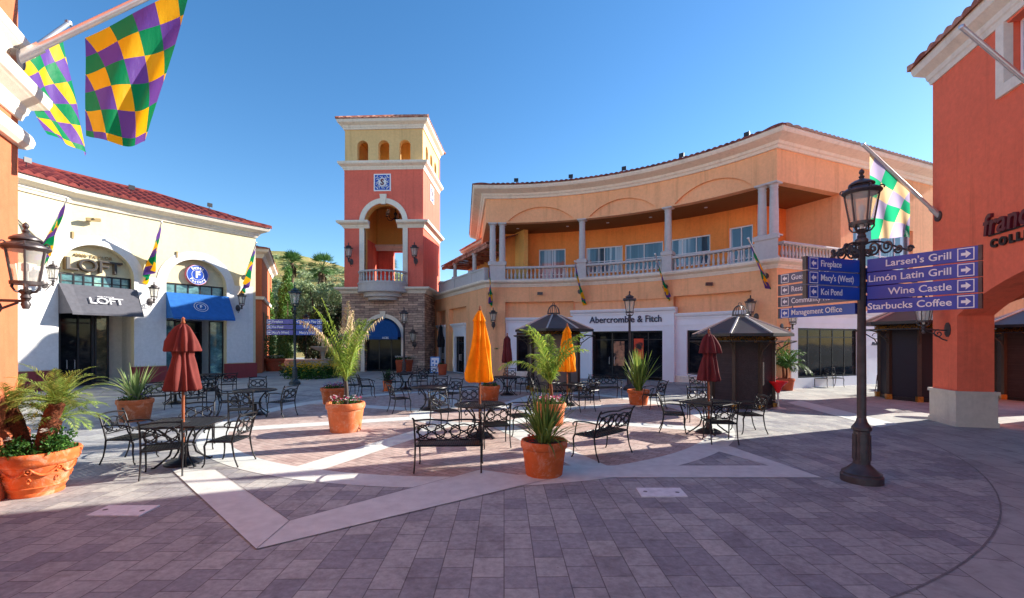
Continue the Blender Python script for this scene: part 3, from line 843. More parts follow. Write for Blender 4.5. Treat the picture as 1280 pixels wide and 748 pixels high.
hw = 2.87; dp = 5.6
TP = Path([(-hw, dp), (-hw, 0), (hw, 0), (hw, dp)])           # left, front, right: local
TPs = Path([(-hw-.13, dp), (-hw-.13, -.13), (hw+.13, -.13), (hw+.13, dp)])
f0 = TP.cum[1]; fc = f0 + hw                                   # front centre
def tp(mb, name, m, parent=tw, **k): return mb.build(name, m, parent, **k)
b0 = TPs.cum[1] + hw + .13
w = MB()
wall(w, TPs, 0, TPs.L, 0, 5.62, -.45, 0, [(b0-1.33, b0+1.33, 0, arch_top(b0-1.33, b0+1.33, 2.5, 1.36))])
tp(w, 'stone_base', M['stack'])
w = MB(); arch_strip(w, TPs, b0-1.33, b0+1.33, 2.5, 1.36, .27, -.2, .06, leg=0)
kz = 3.78
w.add([TPs.at(b0+x, d, z) for d in (.0,.12) for x, z in ((-.13,kz),(.13,kz),(.22,4.32),(-.22,4.32))], [(0,1,2,3),(7,6,5,4),(0,4,5,1),(1,5,6,2),(2,6,7,3),(3,7,4,0)])
tp(w, 'door_surround', M['trim'])
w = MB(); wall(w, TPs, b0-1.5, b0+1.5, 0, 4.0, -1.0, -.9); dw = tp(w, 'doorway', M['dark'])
path_fr = MB()
for x in (-1.28, -.45, .45, 1.22): band(path_fr, TPs, b0+x, b0+x+.07, -.5, -.42, 0, 2.5)
band(path_fr, TPs, b0-1.3, b0+1.3, -.49, -.425, 2.42, 2.5); band(path_fr, TPs, b0-1.3, b0+1.3, -.49, -.425, 0, .1)
fo = tp(path_fr, 'glass_door', M['darkframe'])
gl = MB(); band(gl, TPs, b0-1.3, b0+1.3, -.47, -.45, .02, 2.45); gl.build('pane', M['glass'], fo)
# quarter-dome awning
aw = MB(); P = []
for i in range(9):
    ph = (PI/2) * i / 8
    P.append([TPs.at(b0 - 1.3*math.cos(PI*j/16)*math.cos(ph*0+0) * (1), -.05 + 0, 0) for j in range(17)])
P = []
for i in range(7):
    k = i/6
    row = []
    for j in range(21):
        t = PI - PI*j/20
        x = 1.29*math.cos(t); z = 2.48 + 1.3*math.sin(t)
        row.append(TPs.at(b0 + x, -.1 + k*.85*(1 - .75*math.sin(t)), z - k*.12*math.sin(t) + 0))
    P.append(row)
aw.grid(P)
for dd in (0,):
    aw.add([TPs.at(b0-1.29,-.1,2.48), TPs.at(b0+1.29,-.1,2.48), TPs.at(b0+1.29,.75,2.48), TPs.at(b0-1.29,.75,2.48), TPs.at(b0+1.29,.76,2.3), TPs.at(b0-1.29,.76,2.3)], [(0,1,2,3),(3,2,4,5)])
front = [TPs.at(b0 + 1.29*math.cos(PI - PI*j/20), -.1 + .85*(1-.75*math.sin(PI*j/20)), 2.48 + 1.3*math.sin(PI*j/20) - .12*math.sin(PI*j/20)) for j in range(21)]
cen = TPs.at(b0, .75, 2.48)
aw.add([cen] + front, [(0, j, j+1) for j in range(1, 21)])
ao = tp(aw, 'awning', M['awnteal'])
tx = MB(); put_text(tx, 'ACES', TPs.at(b0+.42, .775, 2.40), (1,0,0), (0,0,1), (0,-1,0), size=.2, depth=.01, fat=.004); tx.build('awning_lettering', M['letter'], ao)
# cornices round the shaft
def ring_corn(z, h, p, path=TP, a=0, b=None):
    w = MB(); sweep(w, path, a, path.L if b is None else b, CORN(z, h, p)); return w
tp(ring_corn(5.6, .42, .42, TPs), 'base_cornice', M['trim'])
tp(ring_corn(14.5, .55, .38), 'upper_cornice', M['trim'])
tp(ring_corn(17.42, .62, .42), 'roof_cornice', M['trim'])
c2 = MB(); sweep(c2, TP, 0, fc-1.02, CORN(10.3,.5,.45)); sweep(c2, TP, fc+1.02, TP.L, CORN(10.3,.5,.45)); tp(c2, 'spring_cornice', M['trim'])
# red shaft
w = MB(); wall(w, TP, 0, TP.L, 5.9, 14.6, -.6, 0, [(fc-1.4, fc+1.4, 5.9, arch_top(fc-1.4, fc+1.4, 10.65, 1.42))], mr=1); 
tp(w, 'shaft_wall', [M['red'], M['ochre']])
w = MB(); arch_strip(w, TP, fc-1.4, fc+1.4, 10.75, 1.34, .36, -.25, .08)
w.add([TP.at(fc+x, d, z) for d in (.0,.16) for x, z in ((-.15,12.0),(.15,12.0),(.25,12.72),(-.25,12.72))], [(0,1,2,3),(7,6,5,4),(0,4,5,1),(1,5,6,2),(2,6,7,3),(3,7,4,0)])
for sx in (-1, 1):
    a = fc + sx*1.58; band(w, TP, a-.18, a+.18, -.3, .05, 5.9, 10.32)
tp(w, 'belvedere_arch', M['trim'])
BK = Path([(-hw, dp-.01), (hw, dp-.01)])
w = MB(); wall(w, BK, 0, 2*hw, 5.9, 17.5, -.4, 0, [(hw-1.0, hw+.6, 6.6, flat_top(9.7))]); tp(w, 'back_wall', M['red'])
w = MB(); IP = Path([(-hw+.62, 1.0), (-hw+.62, dp-.42)]); 
w.box(-hw+.02, hw-.02, .62, dp-.45, 13.2, 13.35); w.box(-hw+.605, hw-.605, dp-.46, dp-.42, 10.2, 13.2); w.box(-hw+.603, -hw+.64, .62, dp-.47, 10.2, 13.2); w.box(hw-.64, hw-.603, .62, dp-.47, 10.2, 13.2); tp(w, 'belvedere_ceiling', M['ochre'])
w = MB(); IB = Path([(-hw+.6, dp-.47), (hw-.6, dp-.47)]); sweep(w, IB, 0, IB.L, CORN(9.7,.45,.4)); tp(w, 'inner_cornice', M['trim'])
w = MB(); w.box(-hw+.01, hw-.01, .01, dp-.45, 5.95, 6.15); tp(w, 'belvedere_floor', M['colstone'])
# yellow lantern storey
ya = []
for k in (-1, 0, 1): ya.append((fc+k*1.54-.4, fc+k*1.54+.4, 15.05, arch_top(fc+k*1.54-.4, fc+k*1.54+.4, 16.25, .4)))
rc = TP.cum[2] + dp/2
for k in (-1, 0, 1): ya.append((rc+k*1.5-.4, rc+k*1.5+.4, 15.05, arch_top(rc+k*1.5-.4, rc+k*1.5+.4, 16.25, .4)))
w = MB(); wall(w, TP, 0, TP.L, 14.9, 17.5, -.45, -.03, ya); tp(w, 'lantern_wall', M['yellow'])
w = MB(); w.box(-hw+.5, hw-.5, .5, dp-.45, 14.9, 15.0); w.box(-hw+.5, hw-.5, .5, dp-.45, 17.3, 17.4); w.box(-hw+1.2, hw-1.2, 2.2, 2.35, 15.0, 17.3); tp(w, 'lantern_floor', M['ochre'])
# pyramid roof
w = MB()
RP = Path([(-hw, dp), (-hw, 0), (hw, 0), (hw, dp), (-hw, dp)])
EV = [(-hw-.46, dp+.46), (-hw-.46, -.46), (hw+.46, -.46), (hw+.46, dp+.46)]
ap = Vector((0, dp/2, 19.75))
for i in range(4):
    a = Vector(EV[i] + (18.06,)); b = Vector(EV[(i+1)%4] + (18.06,)); nt = int((b-a).length/.3)*6
    rows = []
    for j in range(15):
        v = j/14
        row = []
        for q in range(nt+1):
            u = q/nt; p = a.lerp(b, u).lerp(ap, v)
            u2 = .5 + (u-.5)*1.0
            ph = ((a.lerp(b, .5 + (u-.5)*(1-v)) - a).length)/.3
            p.z += .07*abs(math.sin(PI*ph))*(1-v*.98); row.append(p)
        rows.append(row)
    w.grid(rows); w.grid([[Vector((p.x, p.y, 18.03)) for p in rows[0]], rows[0]])
    w.tube([a + Vector((0,0,.05)), ap + Vector((0,0,.03))], .09, 8)
tp(w, 'roof', M['tile2'], smooth=50)
# balcony
BC = [( 1.75*math.cos(PI + PI*i/20), 1.35*math.sin(PI + PI*i/20) - .12) for i in range(21)]
w = MB(); 
def slab(k, z0, z1, e=0): w.prism([(x*(k+e), (y+.12)*(k+e)-.12) for x, y in BC], z0, z1)
slab(1.0, 5.62, 6.2); slab(1.0, 6.2, 6.28, .03); slab(.78, 5.32, 5.62); slab(.6, 5.1, 5.32)
for z in (5.78,): slab(1.0, 5.66, 5.74, .025)
bo2 = tp(w, 'balcony', M['colstone'])
BP = Path(BC)
w = MB(); sweep(w, BP, 0, BP.L, [(-.2,7.0),(-.02,7.0),(0,7.05),(-.02,7.12),(-.2,7.12),(-.22,7.05)], step=.3); band(w, BP, 0, BP.L, -.2, -.03, 6.28, 6.36, step=.3); 
w.build('balcony_rail', M['colstone'], bo2)
bm = None
for i in range(17):
    q = BP.at(BP.L*(i+.5)/17, -.11, 6.36)
    if bm is None: bm = baluster_mesh(.64).build('baluster', M['colstone'], bo2, smooth=50); o = bm
    else: o = bm.copy(); COL.objects.link(o)
    o.location = q
# tile emblem panels
def emblem(path, c, z, h=.62, letter=True, d=.0):
    w = MB(); band(w, path, c-h, c+h, d, d+.05, z-h, z+h); e = tp(w, 'tile_emblem', M['letter'])
    w = MB(); band(w, path, c-h*.86, c+h*.86, d+.05, d+.056, z-h*.86, z+h*.86); w.build('emblem_field', M['signblue'], e)
    w = MB(); P = lambda x, y, q: path.at(c+x*h, d+q, z+y*h)
    def ln(pts, r=.035, closed=False): w.tube([P(x,y,.06) for x, y in pts], r*h, 4, closed=closed)
    for k in range(8):
        a = k*PI/4; rr = .78 if k % 2 == 0 else .95
        ln([(.42*math.cos(a-.39), .42*math.sin(a-.39)), (rr*.92*math.cos(a), rr*.92*math.sin(a)), (.42*math.cos(a+.39), .42*math.sin(a+.39))], .05)
        ln([(.5*math.cos(a), .5*math.sin(a)), (.66*math.cos(a+.2), .66*math.sin(a+.2)), (.78*math.cos(a+.39), .78*math.sin(a+.39))], .035)
    for sx in (-1,1):
        for sy in (-1,1): ln([(sx*.8, sy*.5),(sx*.62,sy*.62),(sx*.5,sy*.8)], .05)
    w.lathe([(.4*h,.0),(.4*h,.012),(0,.012)], 20, (0,0,0)) if False else None
    ln([(.4*math.cos(2*PI*i/20), .4*math.sin(2*PI*i/20)) for i in range(20)], .05, True)
    cp = [P(.36*math.cos(2*PI*i/20), .36*math.sin(2*PI*i/20), .062) for i in range(20)]; w.add(cp, [tuple(range(20))])
    w.build('emblem_tracery', M['letter'], e)
    w = MB(); vs, fs = text_data('S', size=.62*h/.62*.9, depth=.02, fat=.02); w.add([path.at(c+x, d+.066+q, z+y) for x, y, q in vs], fs); w.build('emblem_letter', M['plumletter'], e)
emblem(TP, fc-.08, 13.58); emblem(TP, rc, 13.58, d=.0)
# chandelier in the belvedere
ch = thing('chandelier', 'black iron chandelier with glass lanterns hanging inside the tower arch', 'chandelier', tw.location + Vector((.3, 2.2, .45)))
w = MB(); w.tube([(0,0,11.6),(0,0,12.75)], .025, 6); w.lathe([(.02,11.0),(.12,11.1),(.06,11.3),(.14,11.5),(.03,11.65)], 12); w.build('stem', M['iron'], ch, smooth=50)
for k in range(5):
    a = 2*PI*k/5 + .4; c, s = math.cos(a), math.sin(a); w = MB()
    w.tube([(.1*c,.1*s,11.2),(.35*c,.35*s,11.0),(.6*c,.6*s,11.05),(.72*c,.72*s,11.3)], .03, 6); w.lathe([(.05,11.3),(.12,11.34),(.02,11.36)], 10, (.72*c,.72*s,0)); ar = w.build('arm', M['iron'], ch, smooth=50)
    w = MB(); w.lathe([(.07,11.36),(.14,11.6),(.12,11.66),(.02,11.74)], 8, (.72*c,.72*s,0)); w.build('lantern', M['lampglass'], ar)
# ------------------------------------------------------------------ cream shop row on the left
LE = Path([(-20.1,11.0), (-20.0,15.5), (-19.9,18.3), (-19.35,20.4), (-18.35,22.2), (-17.25,23.9), (-16.1,25.55), (-14.95,27.1)])
lw = [LE.at(c, -.62) for c in LE.cum]; le = lw[-1]
LP = Path([(p.x, p.y) for p in lw] + [(le.x - 5.8, le.y + 4.0)])
LL = LP.cum[7]
lf = thing('shop_row', 'cream stucco shop row with red tile roof, arched niches and two awnings', 'building', (-19, 21, 0))
Lp = lambda px, d=0: LP.of_px(px, d, 2, LL)
n1a, n1b, n2a, n2b = Lp(73), Lp(168), Lp(207.5), Lp(283.5)
w = MB(); 
wall(w, LP, 0, LP.L, .0, 8.5, -.4, 0, [(n1a, n1b, 0, arch_top(n1a, n1b, 5.2, 1.45)), (n2a, n2b, 0, arch_top(n2a, n2b, 5.2, 1.42))], mr=0)
wp(w, 'front_wall', M['cream'], lf)
w = MB()
for a, b in ((n1a, n1b), (n2a, n2b)): wall(w, LP, a-.3, b+.3, 5.28, 8, -.62, -.41)
wp(w, 'niche_wall', M['cream'], lf)
w = MB()                                  # white painted piers and arch surrounds
for a, b in ((n1b+.001, n2a-.001), (n2b+.001, LL-.15), (0, n1a-.001)):
    w = MB(); wall(w, LP, a, b, .9, 5.4, 0, .025); wp(w, 'white_pier', M['offwhite'], lf)
for a, b, rs in ((n1a, n1b, 1.45), (n2a, n2b, 1.42)): w = MB(); arch_strip(w, LP, a, b, 5.2, rs, .42, -.0, .028); wp(w, 'arch_surround', M['offwhite'], lf)
w = MB()
for a, b in ((n1b-.03, n2a+.03), (n2b-.03, LL), (0, n1a+.03)):
    w = MB(); wall(w, LP, a, b, 0, .86, -.3, .06); wp(w, 'plinth', M['maroon'], lf)
w = MB(); sweep(w, LP, 0, LP.L, CORN(8.38,.6,.58)); wp(w, 'cornice', M['trim'], lf)
w = MB(); tiled_roof(w, LP, 0, LL+.1, .66, 9.0, -2.6, 10.35, .4, 6, shrink=(0, 4.2), amp=.13, step=.02); 
a0, a1 = LP.at(0,-2.6,10.42), LP.at(LL-4.2,-2.6,10.42); pts = [LP.at(t,-2.6,10.43) for t in LP.stops(0, LL-4.2, .6)] + [LP.at(LL+.3,.6,9.1)]
w.tube(pts, .1, 8); wp(w, 'roof', M['tile'], lf, smooth=50)
w = MB(); band(w, LP, 0, LL-2, -6, -2.7, 9, 10.2); wp(w, 'rear_roof', M['tile'], lf)
for px in (46, 170, 268):
    s_ = Lp(px); floodlight(LP, s_, -.6, 9.75, lf)
# glazing, doors and awnings
for a, b, gm, key in ((n1a, n1b, M['tealglass'], 0), (n2a, n2b, M['tealglass'], 1)):
    path_window(lf, LP, a+.01, b-.01, 4.55, 5.28, -.5, 8 if key == 0 else 5, 2 if key == 0 else 1, M['darkframe'], gm, .07, 'transom_window')
    w = MB(); dd = -1.3
    wall(w, LP, a-.2, b+.2, 0, 4.6, dd-.5, dd-.3); wall(w, LP, a-.2, b+.2, 4.4, 4.56, dd-.3, -.4)
    for t0, t1 in ((a-.25, a-.001), (b+.001, b+.25)): band(w, LP, t0, t1, dd-.3, -.405, 0, 4.55)
    wp(w, 'recess_wall', M['stonebase'] if key == 0 else M['offwhite'], lf)
    L = b - a
    if key == 0:
        path_window(lf, LP, a, a+L*.62, .02, 3.6, dd-.2, 3, 2, M['darkframe'], M['glass'], .1, 'glass_door', .1, .84)
        path_window(lf, LP, a+L*.63, a+L*.83, .1, 3.9, dd-.2, 1, 1, M['darkframe'], glassmat('display_glass', (.10,.085,.05,1)), .08)
    else:
        path_window(lf, LP, a, a+L*.2, .1, 3.3, -.5, 1, 1, M['darkframe'], M['tealglass'], .06)
        path_window(lf, LP, a+L*.2, a+L*.74, .02, 3.3, dd-.1, 2, 2, M['darkframe'], M['glass'], .1, 'glass_door', .1, .8)
        path_window(lf, LP, a+L*.75, b, .1, 3.3, -.5, 1, 1, M['darkframe'], M['tealglass'], .06)
    top, bot, out = 4.72, 3.42 if key == 0 else 3.4, .86
    w = MB(); A, B = a-.02, b+.1
    st = LP.stops(A, B, .5)
    w.grid([[LP.at(t, .05+out*k, top+(bot-top)*k - .05*math.sin(PI*k)) for t in st] for k in [i/6 for i in range(7)]])
    w.grid([[LP.at(t, .05+out, bot - k) for t in st] for k in (0, .1)])
    for t in (A, B): w.add([LP.at(t,.05,top), LP.at(t,.05,bot-.05), LP.at(t,.05+out,bot-.05), LP.at(t,.05+out,bot)], [(0,1,2,3)])
    ao = wp(w, 'awning', M['awngrey'] if key == 0 else M['awnblue'], lf)
    mid = (a+b)/2 + (.15 if key == 0 else -.05); q = LP.at(mid, .05+out*.55+.02, top+(bot-top)*.55+.0)
    n = LP.normal(mid); r = Vector((-n.y, n.x, 0)); upv = (Vector((0,0,1))*(top-bot) - n*out).normalized(); outv = r.cross(upv)*-1
    outv = (n*(top-bot) + Vector((0,0,1))*out).normalized()
    w = MB(); q = q + outv*.03
    if key == 0:
        put_text(w, 'LOFT', q - upv*.03, r, upv, outv, size=.5, depth=.008, xs=1.15, space=.92); put_text(w, 'ANN TAYLOR', q + upv*.22, r, upv, outv, size=.1, depth=.008)
    else:
        for rr in (.3, .2):
            w.tube([q + r*rr*1.1*math.cos(2*PI*i/28) + upv*rr*math.sin(2*PI*i/28) for i in range(28)], .014, 4, closed=True)
        put_text(w, 'F', q, r, upv, outv, size=.26, depth=.008, fat=.008)
    wp(w, 'awning_lettering', M['letter'], ao)
# wall sign letters of the first shop
sm = Lp(117, -.38); w = MB()
text_on_path(w, 'LOFT', LP, sm, 5.66, -.4, size=.82, depth=.2, fat=.012, xs=1.15, space=.9)
lo = wp(w, 'shop_lettering', M['bronzeletter'], lf)
w = MB(); text_on_path(w, 'LOFT', LP, sm, 5.66, -.198, size=.82, depth=.02, fat=-.004, xs=1.15, space=.9); wp(w, 'letter_face', M['blackletter'], lo)
w = MB(); text_on_path(w, 'ANN TAYLOR', LP, sm, 6.14, -.38, size=.2, depth=.04, space=1.15); wp(w, 'small_lettering', M['tanletter'], lf)
# round badge of the second shop
sm = Lp(246, -.3); zc = 5.82; q = LP.at(sm, -.38, zc); n = LP.normal(sm); r = Vector((-n.y, n.x, 0)); Z = Vector((0,0,1))
def dsk(rad, d0, d1, N=40):
    mb = MB(); k = [q + r*rad*math.cos(2*PI*i/N) + Z*rad*math.sin(2*PI*i/N) for i in range(N)]
    mb.add([p + n*d0 for p in k] + [p + n*d1 for p in k], [tuple(range(N)), tuple(range(N, 2*N))] + [(i, (i+1)%N, N+(i+1)%N, N+i) for i in range(N)]); return mb
bd = wp(dsk(.56, 0, .16), 'round_badge', M['pink'], lf); wp(dsk(.54, .16, .17), 'badge_field', M['signblue'], bd)
w = MB(); 
for rad in (.52, .29): w.tube([q + n*.175 + r*rad*math.cos(2*PI*i/40) + Z*rad*math.sin(2*PI*i/40) for i in range(40)], .012, 4, closed=True)
mb2 = [q + n*.172 + r*.29*math.cos(2*PI*i/30) + Z*.29*math.sin(2*PI*i/30) for i in range(30)]
put_text(w, 'F', q + n*.18, r, Z, n, size=.5, depth=.01, fat=.02)
for word, am, sg_, sp in (('Sweet', PI/2, -1, .34), ('Factory', -PI/2, 1, .3)):
    for i, chh in enumerate(word):
        t = am + sg_*(i - (len(word)-1)/2)*sp; o_ = q + n*.18 + r*.4*math.cos(t) + Z*.4*math.sin(t)
        u_ = (r*math.cos(t) + Z*math.sin(t)) * (1 if sg_ < 0 else -1); rr_ = u_.cross(n)
        put_text(w, chh, o_, rr_, u_, n, size=.19, depth=.01, fat=.008)
wp(w, 'badge_lettering', M['letter'], bd)
# small fittings on the wall
for px, z, kind in ((113, 7.75, 0), (91, 6.95, 1), (221, 6.75, 1)):
    s_ = Lp(px); q = LP.at(s_, 0, z); n = LP.normal(s_); w = MB()
    if kind == 0: w.bar(q, q+n*.45+Vector((0,0,.05)), .06, .06); w.bar(q+n*.3+r*-.25+Vector((0,0,-.02)), q+n*.3+r*.25+Vector((0,0,.04)), .18, .14); wp(w, 'wall_spotlight', M['tanletter'], lf)
    else: w.bar(q+Vector((0,0,-.16)), q+Vector((0,0,.16)), .07, .12, up=n); wp(w, 'wall_fitting', M['tanletter'], lf)

# ------------------------------------------------------------------ red gabled building behind the row
gb = thing('red_building', 'narrow sunlit red wall with white sloping cornice behind the cream shop row', 'building', (-19.5, 36, 0))
GP = Path([(-17.0, 31.0), (-21.6, 41.0)])
w = MB(); GP2 = Path([(-21.6,41.0), (-17.0,31.0)])
GR = Path([(-25.5, 27.2), (-17.0,31.0), (-21.6,41.0), (-30, 37)])
w = MB(); wall(w, GR, 0, GR.L, 0, 7.9, -.35, 0); wp(w, 'side_wall', M['peach'], gb)
w = MB(); sweep(w, GR, 0, GR.L, CORN(7.8,.6,.45)); sweep(w, GR, 0, GR.L, [(-.01,5.0),(.12,5.0),(.16,5.2),(-.01,5.2)]); wp(w, 'cornice', M['trim'], gb)
w = MB(); tiled_roof(w, GR, 0, GR.L, .5, 8.4, -2.5, 9.2, .3, 4); wp(w, 'roof', M['tile2'], gb, smooth=50)
for t in (GR.cum[1]+1.2, GR.cum[1]+3.4, GR.cum[1]+5.6): w = MB(); band(w, GR, t, t+1.0, -.1, .03, 2.2, 4.2); wp(w, 'shutter', M['darkframe'], gb)

# ------------------------------------------------------------------ near left building corner
NL = thing('corner_building', 'sunlit peach building corner with cream string courses at the left edge', 'building', (-7.2, 6.2, 0))
NP = Path([(-7.15+.45*9, 6.6-.89*9), (-7.15, 6.6), (-7.15-.89*5, 6.6-.45*5)]); nS = NP.cum[1]
w = MB(); wall(w, NP, 0, NP.L, 0, 12, -.5, 0); wp(w, 'wall', M['peach'], NL)
w = MB(); sweep(w, NP, 0, NP.L, CORN(6.1,.34,.15)); wp(w, 'string_course', M['trim'], NL)
w = MB(); sweep(w, NP, 0, NP.L, CORN(5.32,.46,.28)); wp(w, 'string_course', M['trim'], NL)
w = MB(); sweep(w, NP, 0, NP.L, [(-.01,4.92),(.07,4.92),(.12,4.97),(.14,5.05),(.12,5.13),(.07,5.18),(-.01,5.18)]); wp(w, 'string_course', M['trim'], NL)
w = MB(); sweep(w, NP, 0, NP.L, [(-.01,0),(.1,0),(.1,.82),(.04,.92),(-.01,.92)]); wp(w, 'plinth', M['peach'], NL)

# ------------------------------------------------------------------ red arcade building on the right
rd = Vector((-.263,-1)).normalized(); rn = Vector((.967,-.254))
rc_ = Vector((11.35,12.3))
FP = Path([tuple(rc_ + rn*12), tuple(rc_), tuple(rc_ + rd*17)]); f1 = FP.cum[1]
FPx = lambda px, d=0: FP.of_px(px, d, f1, f1+4.2)
fr = thing('arcade_building', 'red stucco building with wide arch, stone plinth and tiled eave on the right', 'building', (12, 8, 0))
jam = .95
a1s, a1e = f1 + jam, f1 + jam + 7.1
w = MB(); wall(w, FP, 0, FP.L, 0, 9.2, -.75, 0, [(f1-3.1, f1-.78, 0, seg_top(f1-3.1, f1-.78, 2.76, .5)), (a1s, a1e, 0, seg_top(a1s, a1e, 2.76, 1.0)), (a1e+1.2, a1e+7.2, 0, seg_top(a1e+1.2, a1e+7.2, 2.76, 1.0)),
   (FPx(1259), FPx(1259)+1.3, 7.7, flat_top(9.0))], step=2)
wp(w, 'wall', M['redorange'], fr)
w = MB()
def plinth(c0, c1, e=.05):
    q = [rc_ + rd*c0, rc_ + rd*c1, rc_ + rd*c1 + rn*.75, rc_ + rd*c0 + rn*.75]
    for z0, z1, g_ in ((0,.12,e+.02),(.12,.8,e),(.8,.88,e+.03)):
        c = sum(q, Vector((0,0)))/4
        w.prism([tuple(p + (rd*g_ if (p-c).dot(rd) > 0 else -rd*g_) + (rn*g_ if (p-c).dot(rn) > 0 else -rn*g_)) for p in q], z0, z1)
plinth(0, jam); wp(w, 'plinth', M['stonebase'], fr); w = MB(); plinth(jam+7.1, jam+8.3); wp(w, 'plinth', M['stonebase'], fr)
w = MB(); sweep(w, FP, 0, FP.L, CORN(9.05,.62,.33)); wp(w, 'cornice', M['trim'], fr)
w = MB(); tiled_roof(w, FP, 0, FP.L, .4, 9.69, -4, 11.1, .32, 8, amp=.1); wp(w, 'roof', M['tile2'], fr, smooth=50)
s0 = FPx(1259); w = MB()
for a, b, z0, z1 in ((s0-.22, s0+.01, 7.47, 9.03), (s0+1.29, s0+1.52, 7.47, 9.03), (s0+.01, s0+1.29, 7.47, 7.71)): band(w, FP, a, b, -.1, .07, z0, z1)
wp(w, 'window_surround', M['trim'], fr)
path_window(fr, FP, s0+.02, s0+1.28, 7.72, 9.0, -.3, 2, 3, M['white'], M['skyglass'], .06)
w = MB(); wall(w, Path([tuple(rc_ + rn*5.6 + rd*.8), tuple(rc_ + rn*5.6 + rd*16)]), 0, 15.2, 0, 5, -.3, 0, step=3); wp(w, 'arcade_back_wall', M['redorange'], fr)
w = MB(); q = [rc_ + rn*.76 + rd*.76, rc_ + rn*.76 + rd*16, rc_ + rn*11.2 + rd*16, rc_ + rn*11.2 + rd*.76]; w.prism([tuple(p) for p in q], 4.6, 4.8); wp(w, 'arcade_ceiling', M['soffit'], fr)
w = MB(); q = [rc_ + rn*a_ - rd*b_ for a_, b_ in ((5.0,-.8),(12,-.8),(12,2.4),(5.0,2.4))]; w.prism([tuple(p) for p in q], 0, 6.2); wp(w, 'sun_block', M['redorange'], fr)  # unseen mass added to stop low sun reaching the paving past the pillar
w = MB(); s1 = FPx(1232.5)
def sign_text(mb, txt, s, z, **k):
    vs, fs = text_data(txt, align='LEFT', **k); mb.add([FP.at(s+x, .012+qq, z+y) for x, y, qq in vs], fs)
sign_text(w, "francesca's", s1, 4.73, size=.66, depth=.06, fat=.012, xs=.95, shear=.12); wp(w, 'shop_lettering', M['plumletter'], fr)
w = MB(); band(w, FP, s1+.12, s1+2.9, .002, .03, 4.49, 4.525); sign_text(w, 'COLLECTIONS', s1+.2, 4.30, size=.25, depth=.04, fat=.012, space=1.55); wp(w, 'shop_lettering', M['blackletter'], fr)
# low shop seen through the arch
fs_ = thing('low_shop', 'low dark fronted shop with orange lintel seen through the right hand arch', 'building', (30, 24, 0))
LS = Path([(24.5, 23.2), (44, 22.0)])
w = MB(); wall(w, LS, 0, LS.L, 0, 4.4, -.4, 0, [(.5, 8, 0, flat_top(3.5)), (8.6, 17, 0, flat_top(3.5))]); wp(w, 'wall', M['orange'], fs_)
for a, b in ((.5, 8), (8.6, 17)): path_window(fs_, LS, a, b, .02, 3.5, -.3, 5, 2, M['darkframe'], M['glass'], .1, 'shop_window', .1, .75)
w = MB(); sweep(w, LS, 0, LS.L, CORN(4.3,.3,.3)); wp(w, 'cornice', M['trim'], fs_)

